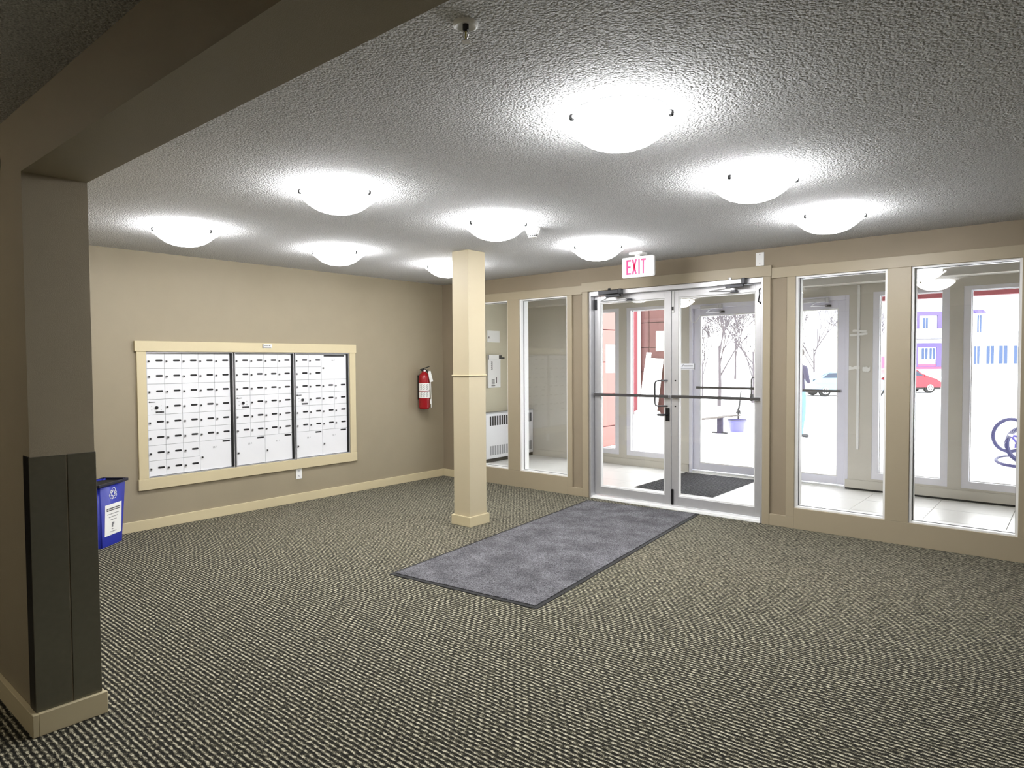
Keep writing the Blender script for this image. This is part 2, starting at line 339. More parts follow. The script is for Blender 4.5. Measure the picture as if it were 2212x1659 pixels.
# no smoking transfer on the outer door glass
sg = MB(); yq = 2.262
def arc_pts(cx, cz, r, a0, a1, n): return [(cx + r * math.cos(math.radians(a0 + (a1 - a0) * i / n)), yq, cz + r * math.sin(math.radians(a0 + (a1 - a0) * i / n))) for i in range(n + 1)]
sg.tube(arc_pts(3.150, 1.665, 0.036, 0, 360, 24), 0.0025, 4); sg.tube([(3.127, yq, 1.690), (3.174, yq, 1.640)], 0.0025, 4)
sg.box(3.133, 3.172, yq - 0.001, yq + 0.001, 1.652, 1.659); sg.box(3.09, 3.205, yq - 0.001, yq + 0.001, 1.598, 1.604); sg.box(3.10, 3.195, yq - 0.001, yq + 0.001, 1.586, 1.591); sg.box(3.12, 3.18, yq - 0.001, yq + 0.001, 1.574, 1.578)
sg.box(3.108, 3.122, yq - 0.001, yq + 0.001, 1.622, 1.636); sg.box(3.088, 3.10, yq - 0.001, yq + 0.001, 1.560, 1.572); sg.box(3.2, 3.212, yq - 0.001, yq + 0.001, 1.560, 1.572)
sg.out('no_smoking_transfer', M_ink, d3)
# small decal on the inner door glass
dc = MB().box(3.262, 3.405, LY + 0.015, LY + 0.0185, 1.372, 1.430, 0.0005).out('decal', mat('decal_grey', (214, 216, 220), 0.4), d2)
de = MB(); de.box(3.40, 3.407, LY + 0.013, LY + 0.016, 1.372, 1.430); de.box(3.262, 3.40, LY + 0.013, LY + 0.016, 1.381, 1.387); de.prism([(3.268, LY + 0.0135, 1.395), (3.275, LY + 0.0135, 1.395), (3.292, LY + 0.0135, 1.42), (3.285, LY + 0.0135, 1.42)], (0, 0.002, 0))
for k in range(9): de.box(3.298 + k * 0.010, 3.304 + k * 0.010, LY + 0.013, LY + 0.016, 1.402, 1.413)
de.out('print', M_grey, dc)
# door closers
def closer(loc, label, w_, body_mt, arms, group=None, lock=1):
    x, y, z = loc; t = thing('door_closer', label, 'door closer', loc)
    MB().box(x, x + w_, y - 0.045, y, z - 0.022, z + 0.022, 0.005).out('body', body_mt, t)
    MB().box(x + w_, x + w_ + 0.035, y - 0.05, y, z - 0.028, z + 0.028, 0.004).out('end_cap', M_dalu, t)
    MB().cyl((x + w_ * 0.52, y - 0.022, z + 0.02), (x + w_ * 0.52, y - 0.022, z + 0.042), 0.017, 16).out('spindle_cap', M_ink if body_mt is M_dalu else M_alu, t, smooth=True)
    MB().box(x + w_ * 0.35, x + w_ + 0.01, y - 0.035, y - 0.002, z - 0.052, z - 0.022, 0.004).out('valve_block', M_dalu, t)
    for i in range(len(arms) - 1): MB().tube([arms[i], arms[i + 1]], 0.006, 8).out('arm', M_alu, t, smooth=True)
    MB().box(arms[-1][0] - 0.025, arms[-1][0] + 0.03, arms[-1][1] - 0.008, LY + 0.001, arms[-1][2] - 0.011, arms[-1][2] + 0.011, 0.003).out('arm_shoe', M_dalu, t)
    return t
closer((2.385, 0.001, 2.168), 'dark overhead closer above the left inner door leaf', 0.245, M_dalu, [(2.51, -0.028, 2.115), (2.43, -0.06, 2.075), (2.70, 0.03, 2.085)])
closer((3.675, 0.001, 2.168), 'silver overhead closer above the right inner door leaf', 0.235, M_alu, [(3.80, -0.028, 2.115), (3.615, -0.06, 2.095), (3.80, 0.03, 2.088)])
def closer2(x, z, label):
    t = thing('door_closer', label, 'door closer', (x, 2.2, z))
    MB().box(x, x + 0.25, 2.158, 2.200, z - 0.022, z + 0.022, 0.005).out('body', M_alu, t)
    MB().box(x + 0.25, x + 0.285, 2.152, 2.2, z - 0.028, z + 0.028, 0.004).out('end_cap', M_alu, t)
    MB().tube([(x + 0.13, 2.18, z - 0.03), (x + 0.10, 2.12, z - 0.065), (x + 0.26, 2.22, z - 0.06)], 0.006, 8).out('arm', M_alu, t, smooth=True)
    MB().box(x + 0.23, x + 0.29, 2.21, 2.251, z - 0.072, z - 0.05, 0.003).out('arm_shoe', M_dalu, t)
closer2(2.50, 2.135, 'silver overhead closer above the left outer door leaf'); closer2(3.76, 2.135, 'silver overhead closer above the right outer door leaf')

# ------------------------------------------------------------------ column, pillar guards
cl = thing('column', 'square cream column standing alone on the carpet', 'column', (2.055, -1.635, 0))
M_col = mat('column_paint', (194, 182, 152), 0.5, var=0.03)
MB().box(1.955, 2.152, -1.745, -1.525, 0.0, H, 0.003).out('shaft', M_col, cl)
cb = MB(); cb.box(1.937, 2.170, -1.763, -1.507, 0, 0.088, 0.002); cb.out('base', M_trim, cl)
MB().box(1.945, 2.162, -1.755, -1.515, 1.332, 1.344, 0.003).out('bead', M_trim, cl)
g1 = thing('corner_guard', 'dark metal corner guard on the pillar edge towards the corridor', 'corner guard', (3.15, -5.225, 0.09))
MB().box(3.150, 3.154, -5.229, -5.104, 0.09, 1.098, 0.001).out('face', M_steel, g1); MB().box(3.075, 3.150, -5.229, -5.225, 0.09, 1.10, 0.001).out('return_face', M_guarddark, g1)
g2 = thing('corner_guard', 'dark metal corner guard on the pillar edge towards the mailboxes', 'corner guard', (3.15, -5.0, 0.09))
MB().box(3.150, 3.154, -5.099, -4.996, 0.09, 1.098, 0.001).out('face', M_steel, g2); MB().box(3.075, 3.150, -5.0, -4.996, 0.09, 1.098, 0.001).out('return_face', M_steel, g2)

# ------------------------------------------------------------------ mats on the floor
def pile_mat(name, a, b_, sc):
    m = mat(name, a, 0.95, spec=0.1); nt = m.node_tree; N = nt.nodes; L = nt.links; b = N['Principled BSDF']
    tc = N.new('ShaderNodeTexCoord'); n = N.new('ShaderNodeTexNoise'); n.inputs['Scale'].default_value = sc; n.inputs['Detail'].default_value = 4; n.inputs['Roughness'].default_value = 0.7
    L.new(tc.outputs['Object'], n.inputs['Vector']); r = N.new('ShaderNodeValToRGB'); r.color_ramp.elements[0].position = 0.36; r.color_ramp.elements[1].position = 0.64
    r.color_ramp.elements[0].color = lin(b_) + (1,); r.color_ramp.elements[1].color = lin(a) + (1,)
    L.new(n.outputs['Fac'], r.inputs[0])
    n3 = N.new('ShaderNodeTexNoise'); n3.inputs['Scale'].default_value = 5; n3.inputs['Detail'].default_value = 4; L.new(tc.outputs['Object'], n3.inputs['Vector'])
    r3 = N.new('ShaderNodeValToRGB'); r3.color_ramp.elements[0].position = 0.35; r3.color_ramp.elements[1].position = 0.65; r3.color_ramp.elements[0].color = (0.7, 0.7, 0.7, 1); r3.color_ramp.elements[1].color = (1.2, 1.2, 1.2, 1)
    L.new(n3.outputs['Fac'], r3.inputs[0])
    mu = N.new('ShaderNodeMix'); mu.data_type = 'RGBA'; mu.blend_type = 'MULTIPLY'; mu.inputs[0].default_value = 1; L.new(r.outputs[0], mu.inputs[6]); L.new(r3.outputs[0], mu.inputs[7])
    L.new(mu.outputs[2], b.inputs['Base Color'])
    bp = N.new('ShaderNodeBump'); bp.inputs['Strength'].default_value = 0.8; bp.inputs['Distance'].default_value = 0.004; L.new(n.outputs['Fac'], bp.inputs['Height']); L.new(bp.outputs[0], b.inputs['Normal'])
    return m
em = local(thing('entry_mat', 'long charcoal grey pile mat with black rubber border leading to the doors', 'mat', (2.643, -3.056, 0.0), math.radians(6.4)))
MB().box(0, 1.2, 0, 2.92, 0, 0.005, 0.002).out('rubber_border', M_black, em)
MB().box(0.03, 1.17, 0.03, 2.89, 0.005, 0.010, 0.002).out('pile', pile_mat('grey_pile', (134, 133, 137), (38, 38, 40), 150), em)
vm = local(thing('scraper_mat', 'black open grid rubber mat on the pale tiles before the outer doors', 'mat', (2.33, 0.80, 0.0), math.radians(0.01)))
tm = None
tw, tl = 0.468, 0.43
for i in range(2):
    for j in range(3):
        if tm is None:
            b = MB(); n = 13; 
            for k in range(n + 1): b.box(k * tw / n, k * tw / n + 0.0065, 0, tl, 0.001, 0.005)
            n2 = 12
            for k in range(n2 + 1): b.box(0, tw, k * tl / n2, k * tl / n2 + 0.0065, 0.001, 0.006)
            o = b.out('mat_tile', mat('worn_grey_rubber', (62, 62, 66), 0.7), vm); tm = o.data
        else:
            o = bpy.data.objects.new('mat_tile', tm); COL.objects.link(o); o.parent = vm
        o.location = (i * (tw + 0.006), j * (tl + 0.006), 0)

# ------------------------------------------------------------------ ceiling lamps
def emitter(name, rgb, e):
    m = mat(name, rgb, 0.3); b = m.node_tree.nodes['Principled BSDF']; b.inputs['Emission Color'].default_value = lin(rgb) + (1,); b.inputs['Emission Strength'].default_value = e; return m
M_dome = emitter('lit_opal_glass', (250, 250, 252), LAMP)
where = [[None] * 3 for _ in range(3)]
rows = ['farthest from the corridor beam', 'in the middle row', 'nearest the corridor beam']
lbl = {
 (0, 0): 'small lit dome light half hidden behind the cream column', (0, 1): 'lit dome light between mailbox wall and column, middle of its row', (0, 2): 'lit dome light above the mailboxes, nearest the pillar',
 (1, 0): 'lit dome light just before the EXIT sign', (1, 1): 'lit dome light beside the smoke detector', (1, 2): 'large lit dome light above the mailbox side, near the beam',
 (2, 0): 'lit dome light closest to the tall windows at right', (2, 1): 'lit dome light between the largest lamp and the windows', (2, 2): 'largest brightest dome light, next to the sprinkler'}
lamp0 = None
LAMP_AT = {(0, 0): (1.39, -1.25), (0, 1): (1.31, -2.49), (0, 2): (1.32, -3.80), (1, 0): (3.13, -1.19), (1, 1): (3.13, -2.47), (1, 2): (3.03, -3.70), (2, 0): (4.945, -1.16), (2, 1): (4.90, -2.40), (2, 2): (4.84, -3.645)}
for i, lx in enumerate((1.36, 3.12, 4.92)):
    for j, ly in enumerate((-1.17, -2.44, -3.72)):
        if lamp0 is None:
            t = local(thing('ceiling_light', '', 'ceiling light')); lamp0 = t; ORG[t.name] = Vector()
            MB().lathe([(0.0, 0), (0.165, 0), (0.172, -0.012), (0.165, -0.03), (0.150, -0.034), (0.0, -0.034)], (0, 0, 0), 40).out('canopy', M_white, t, smooth=True)
            MB().lathe([(0.214, -0.036), (0.222, -0.041), (0.220, -0.046), (0.205, -0.054), (0.190, -0.066), (0.165, -0.088), (0.130, -0.111), (0.088, -0.127), (0.04, -0.135), (0.0, -0.137)], (0, 0, 0), 48).out('dome', M_dome, t, smooth=True)
            MB().lathe([(0.184, -0.002), (0.196, -0.006), (0.196, -0.018), (0.184, -0.022)], (0, 0, 0), 40).out('rim', M_white, t, smooth=True)
            for k in range(3):
                a = math.radians(20 + 120 * k); q = Matrix.Rotation(a, 4, 'Z')
                MB().box(0.205, 0.226, -0.010, 0.010, -0.056, -0.030, 0.005, rot=q).out('clip', M_ink, t)
        else: t = copy_tree(lamp0)
        t.location = LAMP_AT[(i, j)] + (H,); t.rotation_euler = (0, 0, random.uniform(-0.3, 0.3)); t['label'] = lbl[(i, j)]; t['group'] = 'dome lights on the lobby ceiling'
# corridor lamp behind the camera (lights the near side of pillar and beam)
t = copy_tree(lamp0); t.location = (2.3, -6.9, H); t['label'] = 'lit dome light in the corridor behind the beam'; t['group'] = 'corridor lights'
for ch in t.children:
    if ch.name.startswith('dome'):
        ch.data = ch.data.copy(); ch.data.materials[0] = emitter('dim_opal_glass', (255, 246, 230), 32.0)

# ------------------------------------------------------------------ mailboxes
casing = thing('mailbox_casing', 'cream board frame around the three banks of mailboxes', 'frame', (0.0, -2.51, 0.35))
MB().box(0, 0.024, -3.678, -1.360, 1.567, 1.66, 0.002).out('board', M_trim, casing); MB().box(0, 0.024, -3.672, -1.366, 0.352, 0.45, 0.002).out('board', M_trim, casing)
MB().box(0, 0.020, -3.664, -3.585, 0.45, 1.567, 0.002).out('board', M_trim, casing); MB().box(0, 0.020, -1.447, -1.370, 0.45, 1.567, 0.002).out('board', M_trim, casing)
pl = thing('name_plate', 'tiny white label plate on the board above the mailboxes', 'label', (0.024, -2.445, 1.628))
MB().box(0.024, 0.027, -2.495, -2.395, 1.608, 1.648, 0.0005).out('plate', M_paper, pl)
pm = MB(); pm.box(0.027, 0.0278, -2.495, -2.485, 1.608, 1.648); pm.box(0.027, 0.0278, -2.478, -2.428, 1.630, 1.635); pm.box(0.027, 0.0278, -2.425, -2.408, 1.630, 1.637); pm.box(0.027, 0.0278, -2.482, -2.40, 1.611, 1.615); pm.out('print', M_ink, pl)
def mk(fn, name, mt, smooth=False):
    b = MB(); fn(b); o = b.out(name, mt, None, smooth); me = o.data; bpy.data.objects.remove(o); return me
lock_me = mk(lambda b: (b.cyl((-0.002, 0, 0), (0.007, 0, 0), 0.0120, 14)), 'lock', M_alu, True)
key_me = mk(lambda b: (b.cyl((0.006, 0, 0), (0.0078, 0, 0), 0.0075, 10)), 'keyway', M_ink, True)
slot_me = mk(lambda b: (b.box(-0.001, 0.0016, -0.022, 0.022, -0.0085, 0.0085), b.cyl((-0.001, -0.022, 0), (0.0016, -0.022, 0), 0.0085, 10), b.cyl((-0.001, 0.022, 0), (0.0016, 0.022, 0), 0.0085, 10)), 'name_slot', M_ink)
pslot_me = mk(lambda b: b.box(-0.001, 0.0016, -0.036, 0.036, -0.008, 0.008, 0.001), 'name_slot', M_ink)
def place(me, name, parent, loc):
    o = bpy.data.objects.new(name, me); COL.objects.link(o); o.parent = parent; o.location = loc; return o
DX = -0.012      # face of the doors
dcache = {}
def mdoor(t, y0, y1, z0, z1, kind):
    key = (round(y1 - y0, 4), round(z1 - z0, 4))
    if key not in dcache:
        wv, hv = (y1 - y0) / 2 - 0.0012, (z1 - z0) / 2 - 0.0012
        dcache[key] = mk(lambda b: b.box(-0.012, 0, -wv, wv, -hv, hv, 0.0010), 'door', M_box)
    L0 = Vector(t.location); d = place(dcache[key], 'door', t, Vector((DX, (y0 + y1) / 2, (z0 + z1) / 2)) - L0)
    wv, hv = (y1 - y0) / 2, (z1 - z0) / 2
    if kind == 's':
        l = place(lock_me, 'lock', d, (0, -wv + 0.017, -0.004)); k = place(slot_me, 'name_slot', d, (0, wv - 0.045, 0.004))
        place(key_me, 'keyway', d, (0, -wv + 0.017, -0.004))
    elif kind in 'pw':
        place(lock_me, 'lock', d, (0, -wv + 0.02, -0.015)); place(key_me, 'keyway', d, (0, -wv + 0.02, -0.015)); sl_ = place(pslot_me, 'name_slot', d, (0, wv - 0.05 if kind == 'p' else 0, hv - 0.018)); sl_.scale = (1, 1 if kind == 'p' else 3.6, 1)
        b = MB()
        for (yy_, zz_) in ((-0.03, hv - 0.075), (-0.018, hv - 0.075)):
            b.box(0.0, 0.0008, yy_, yy_ + 0.008, zz_, zz_ + 0.003); b.box(0, 0.0008, yy_, yy_ + 0.008, zz_ + 0.011, zz_ + 0.014); b.box(0, 0.0008, yy_ + 0.0055, yy_ + 0.008, zz_, zz_ + 0.014)
        b.box(0, 0.0008, 0.006, 0.008, hv - 0.073, hv - 0.058)
        me_o = b.out('number', M_grey); me_o.parent = d
    elif kind == 'm':
        b = MB(); b.cyl((0, 0.0, -0.005), (0.010, 0.0, -0.005), 0.014, 16); o = b.out('lock', M_dalu, None, True); o.parent = d
        b = MB(); b.box(0, 0.003, -wv + 0.012, -0.01, hv - 0.026, hv - 0.020); b.cyl((0, -wv + 0.018, hv - 0.022), (0.004, -wv + 0.018, hv - 0.022), 0.006, 8)
        for yy_ in (-0.04, 0.04):
            for zz_ in (0.010, -0.024): b.cyl((0, yy_, zz_), (0.002, yy_, zz_), 0.003, 6)
        o = b.out('rivet_strip', M_ink); o.parent = d
        b = MB(); b.box(0, 0.001, -0.008, 0.064, -hv + 0.012, -hv + 0.030); o = b.out('label', M_grey); o.parent = d
        b = MB()
        for k in range(6): b.box(0.001, 0.0016, -0.004 + k * 0.011, 0.004 + k * 0.011, -hv + 0.015, -hv + 0.027)
        o = b.out('lettering', M_ink); o.parent = d
def bank(label, y0, y1, cols, layout):
    t = thing('mailbox_bank', label, 'mailboxes', (0.0, (y0 + y1) / 2, 0.45), group=None)
    z0, z1 = 0.452, 1.565
    f = MB()
    f.box(-0.15, 0.008, y0, y0 + 0.006, z0, z1); f.box(-0.15, 0.008, y1 - 0.006, y1, z0, z1)
    f.box(-0.15, 0.006, y0 + 0.006, y1 - 0.006, z0, z0 + 0.005); f.box(-0.15, 0.010, y0 + 0.006, y1 - 0.006, z1 - 0.008, z1)
    f.out('frame', M_alu, t)
    MB().box(-0.15, -0.03, y0 + 0.006, y1 - 0.006, z0 + 0.005, z1 - 0.008).out('carcass', M_dalu, t)
    # dark reveal strip at the right-hand edge
    MB().box(-0.03, -0.004, y1 - 0.022, y1 - 0.006, z0 + 0.005, z1 - 0.008).out('channel', M_ink, t)
    a, b = y0 + 0.010, y1 - 0.024; cw = (b - a) / cols; top = z1 - 0.012; bot = z0 + 0.008; rh = (top - bot) / 8
    for (r, c, hgt, wid, kind) in layout:
        mdoor(t, a + c * cw, a + (c + wid) * cw, top - (r + hgt) * rh, top - r * rh, kind)
    return t
lay = [(r, c, 1, 1, 's') for r in range(8) for c in range(5) if not (r >= 6 and c >= 3) and (r, c) != (3, 0)] + [(3, 0, 1, 1, 'm'), (6, 3, 2, 2, 'p')]
bank('left bank of white mailboxes, five columns wide', -3.583, -2.792, 5, lay)
lay = [(r, c, 1, 1, 's') for r in range(6) for c in range(4) if (r, c) != (3, 0)] + [(3, 0, 1, 1, 'm'), (6, 0, 2, 2, 'p'), (6, 2, 2, 2, 'p')]
bank('middle bank of white mailboxes with two parcel doors below', -2.776, -2.136, 4, lay)
lay = [(r, c, 1, 1, 's') for r in range(6) for c in range(4) if not (r < 2 and c >= 2) and (r, c) != (3, 0)] + [(3, 0, 1, 1, 'm'), (0, 2, 2, 2, 'w'), (6, 0, 2, 2, 'p'), (6, 2, 2, 2, 'p')]
bank('right bank of white mailboxes with one large upper door', -2.122, -1.450, 4, lay)

# ------------------------------------------------------------------ small things on the walls
ot = thing('wall_outlet', 'white power outlet below the right end of the mailboxes', 'outlet', (0, -2.096, 0.30))
MB().box(0, 0.006, -2.133, -2.060, 0.243, 0.360, 0.002).out('cover_plate', M_white, ot)
for z in (0.327, 0.276):
    so = MB().box(0.006, 0.008, -2.113, -2.080, z - 0.014, z + 0.014, 0.001).out('socket', M_box, ot)
    b = MB(); b.box(0.008, 0.0085, -2.104, -2.101, z - 0.005, z + 0.006); b.box(0.008, 0.0085, -2.092, -2.089, z - 0.005, z + 0.006); b.box(0.008, 0.0085, -2.099, -2.094, z - 0.011, z - 0.007); b.out('pin_holes', M_ink, so)
bp_ = thing('blank_plate', 'white blank cover plate on the wall above the right door edge', 'cover plate', (4.06, 0, 2.35))
MB().box(4.022, 4.096, -0.006, 0, 2.293, 2.410, 0.002).out('plate', M_white, bp_)
for z in (2.31, 2.393): MB().cyl((4.059, -0.008, z), (4.059, -0.006, z), 0.004, 8).out('screw', M_dalu, bp_)
# fire extinguisher
ex = thing('fire_extinguisher', 'red fire extinguisher hung on the wall by the corner', 'fire extinguisher', (0.09, -0.405, 0.88))
cx, cy = 0.09, -0.405; M_fred = mat('extinguisher_red', (150, 16, 26), 0.25)
MB().lathe([(0.0, 0.885), (0.055, 0.885), (0.064, 0.895), (0.067, 0.91), (0.067, 1.26), (0.062, 1.29), (0.045, 1.32), (0.026, 1.335), (0.024, 1.35), (0, 1.35)], (cx, cy, 0), 28).out('cylinder', M_fred, ex, smooth=True)
for a, b in ((1.112, 1.202), (1.022, 1.100)):
    q = MB()
    for k in range(14):
        a0 = math.radians(-115 + k * 12); a1 = math.radians(-115 + (k + 1) * 12); R_ = 0.0685
        v = [q.bm.verts.new((cx + R_ * math.cos(w_), cy + R_ * math.sin(w_), z)) for w_, z in ((a0, a), (a1, a), (a1, b), (a0, b))]; q.bm.faces.new(v)
    lb_ = q.out('label', M_paper, ex)
    q = MB()
    for k in range(6):
        for kk in range(3):
            aa = math.radians(-75 + kk * 30 + (k % 2) * 6); p = Vector((cx + 0.0688 * math.cos(aa), cy + 0.0688 * math.sin(aa), a + 0.012 + k * (b - a - 0.02) / 6)); tq = Vector((-math.sin(aa), math.cos(aa), 0))
            q.prism([p - tq * 0.009, p + tq * 0.009, p + tq * 0.009 + Vector((0, 0, 0.004)), p - tq * 0.009 + Vector((0, 0, 0.004))], Vector((math.cos(aa), math.sin(aa), 0)) * 0.0006)
    q.out('print', M_ink, lb_)
MB().box(cx - 0.018, cx + 0.018, cy - 0.02, cy + 0.02, 1.345, 1.375, 0.005).out('valve', M_black, ex)
MB().prism([(cx - 0.008, cy - 0.06, 1.362), (cx - 0.008, cy + 0.085, 1.40), (cx - 0.008, cy + 0.085, 1.407), (cx - 0.008, cy - 0.06, 1.372)], (0.018, 0, 0)).out('lever', M_black, ex)
MB().prism([(cx - 0.008, cy - 0.04, 1.350), (cx - 0.008, cy + 0.07, 1.362), (cx - 0.008, cy + 0.07, 1.368), (cx - 0.008, cy - 0.04, 1.36)], (0.018, 0, 0)).out('lever', M_black, ex)
MB().cyl((cx + 0.015, cy - 0.01, 1.355), (cx + 0.03, cy - 0.01, 1.355), 0.012, 12).out('gauge', M_white, ex, smooth=True)
MB().tube([(cx, cy + 0.02, 1.36), (cx, cy + 0.06, 1.345), (cx, cy + 0.085, 1.30), (cx, cy + 0.085, 1.2), (cx, cy + 0.08, 1.0), (cx, cy + 0.078, 0.92)], 0.009, 8).out('hose', M_black, ex, smooth=True)
MB().prism([(cx + 0.075, cy - 0.005, 1.345), (cx + 0.073, cy + 0.04, 1.352), (cx + 0.078, cy + 0.078, 1.222), (cx + 0.080, cy + 0.022, 1.214)], (0.001, 0, 0)).out('tag', M_paper, ex)
MB().tube([(cx + 0.075, cy + 0.04, 1.214), (cx + 0.072, cy + 0.045, 1.12), (cx + 0.072, cy + 0.05, 0.90)], 0.003, 6).out('strap', M_paper, ex)
MB().box(cx + 0.069, cx + 0.072, cy + 0.030, cy + 0.055, 0.945, 1.005, 0.001).out('small_tag', M_paper, ex)
MB().box(0, 0.03, cy - 0.03, cy + 0.03, 1.0, 1.3, 0.003).out('bracket', M_dalu, ex)
# exit sign
es = thing('exit_sign', 'white hanging sign with pink red letters reading EXIT', 'exit sign', (3.17, -0.56, H))
MB().box(3.004, 3.333, -0.600, -0.556, 2.218, 2.402, 0.010).out('housing', M_white, es)
MB().box(3.10, 3.235, -0.63, -0.53, 2.418, H, 0.004).out('canopy', M_white, es); MB().box(3.14, 3.19, -0.59, -0.566, 2.40, 2.42).out('stem', M_white, es)
M_ex = mat('exit_letter_red', (205, 24, 84), 0.5, emit=0.35); yl = -0.6015
def letter(bs):
    b = MB()
    for q in bs:
        if len(q) == 4: b.box(q[0], q[1], yl, yl + 0.003, q[2], q[3])
        else: b.prism([(q[0], yl, q[4]), (q[1], yl, q[4]), (q[3], yl, q[5]), (q[2], yl, q[5])], (0, 0.003, 0))
    b.out('letter', M_ex, es)
z0, z1 = 2.243, 2.378; th = 0.017
letter([(3.058, 3.058 + th, z0, z1), (3.075, 3.106, z0, z0 + th), (3.075, 3.106, z1 - th, z1), (3.075, 3.103, 2.302, 2.302 + th)])
letter([(3.113, 3.132, 3.149, 3.168, z0, z1), (3.149, 3.168, 3.113, 3.132, z0, z1)])
letter([(3.180, 3.197, z0, z1)]); letter([(3.2245, 3.2415, z0, z1 - th), (3.206, 3.260, z1 - th, z1)])
# smoke detector, sprinkler, corridor alarm
sd = thing('smoke_detector', 'white cone shaped smoke detector on the ceiling beside a dome light', 'smoke detector', (3.16, -2.10, H))
MB().lathe([(0, 0), (0.055, 0), (0.057, -0.008), (0.052, -0.02), (0.040, -0.045), (0.034, -0.066), (0.028, -0.072), (0, -0.074)], (3.16, -2.10, H), 28).out('housing', M_white, sd, smooth=True)
b = MB()
for k in range(14):
    for zz_ in (-0.052, -0.061):
        a = 2 * PI * k / 14; rr = 0.0385 if zz_ > -0.055 else 0.0362; q = Matrix.Translation((3.16, -2.10, H)) @ Matrix.Rotation(a, 4, 'Z'); b.box(rr - 0.003, rr + 0.001, -0.005, 0.005, zz_ - 0.003, zz_ + 0.003, rot=q)
b.out('sensor_slots', M_ink, sd, kind='stuff')
sp = thing('sprinkler', 'chrome ceiling sprinkler head with round plate, nearest the beam', 'sprinkler', (4.88, -4.56, H))
MB().lathe([(0.0, -0.002), (0.012, -0.003), (0.020, -0.004), (0.030, -0.010), (0.036, -0.007), (0.037, 0)], (4.88, -4.56, H), 32).out('escutcheon', M_white, sp, smooth=True)
MB().lathe([(0, 0), (0.009, 0), (0.009, -0.018), (0.006, -0.022), (0, -0.022)], (4.88, -4.56, H), 14).out('body', M_dalu, sp, smooth=True)
for s_ in (-1, 1): MB().tube([(4.88 + s_ * 0.007, -4.56, H - 0.018), (4.88 + s_ * 0.011, -4.56, H - 0.032), (4.88, -4.56, H - 0.050)], 0.002, 6).out('frame_arm', M_alu, sp, smooth=True)
MB().cyl((4.88, -4.56, H - 0.02), (4.88, -4.56, H - 0.048), 0.0025, 8).out('glass_bulb', mat('bulb_amber', (190, 180, 110), 0.2), sp, smooth=True)
MB().cyl((4.88, -4.56, H - 0.050), (4.88, -4.56, H - 0.0525), 0.013, 14).out('deflector', M_alu, sp, smooth=True)
al = thing('wall_alarm', 'small round white alarm high on the wall left of the pillar', 'alarm', (2.826, -5.225, 2.285))
MB().lathe([(0.046, 0.0), (0.046, -0.012), (0.040, -0.018), (0.034, -0.014), (0.034, 0)], (2.826, -5.225, 2.285), 32, 'Y').out('ring', M_white, al, smooth=True)
MB().lathe([(0, -0.008), (0.034, -0.008), (0.034, 0)], (2.826, -5.225, 2.285), 24, 'Y').out('grille', M_ink, al)
for k in range(-2, 3): MB().box(2.826 - 0.028, 2.826 + 0.028, -5.235, -5.232, 2.283 + k * 0.012, 2.287 + k * 0.012).out('bar', M_white, al)

# recycling bin
rb = local(thing('recycling_bin', 'blue recycling bin with white notice, half hidden behind the pillar', 'bin', (0.30, -3.985, 0.0), math.atan2(0.789, -0.614) - PI))
# local frame: +x runs from the right front corner to the left one, -y... front face looks along +y' ; build with front at y=0
M_blue = mat('blue_plastic', (26, 40, 150), 0.4, var=0.08, vscale=12)
def frus(b, w0, w1, d0, d1, z0, z1, yf0, yf1):
    A = [(-w0 / 2, yf0, z0), (w0 / 2, yf0, z0), (w0 / 2, yf0 - d0, z0), (-w0 / 2, yf0 - d0, z0)]; B = [(-w1 / 2, yf1, z1), (w1 / 2, yf1, z1), (w1 / 2, yf1 - d1, z1), (-w1 / 2, yf1 - d1, z1)]
    a = [b.bm.verts.new(p) for p in A]; c = [b.bm.verts.new(p) for p in B]
    for i in range(4): b.bm.faces.new((a[i], a[(i + 1) % 4], c[(i + 1) % 4], c[i]))
    return a, c
HB = 0.51
b = MB(); a, c = frus(b, 0.285, 0.355, 0.16, 0.20, 0, HB, 0, 0.02); b.bm.faces.new(a)
bmesh.ops.bevel(b.bm, geom=[e for e in b.bm.edges if abs(e.verts[0].co.z - e.verts[1].co.z) > 0.3], offset=0.02, segments=3, affect='EDGES'); 
body = b.out('body', M_blue, rb, smooth=True); sm = body.modifiers.new('shell', 'SOLIDIFY'); sm.thickness = 0.003; sm.offset = -1
b = MB(); z = HB
for (x0, x1, y0, y1) in ((-0.186, 0.186, 0.018, 0.030), (-0.186, 0.186, -0.192, -0.180), (-0.186, -0.174, -0.18, 0.018), (0.174, 0.186, -0.18, 0.018)): b.box(x0, x1, y0, y1, z - 0.018, z + 0.004, 0.002)
b.out('rim', mat('dark_blue_plastic', (10, 12, 36), 0.4), rb)
MB().box(-0.174, 0.174, -0.180, 0.018, HB - 0.022, HB - 0.014).out('dark_infill', M_black, rb)  # flat black sheet across the opening just below the rim
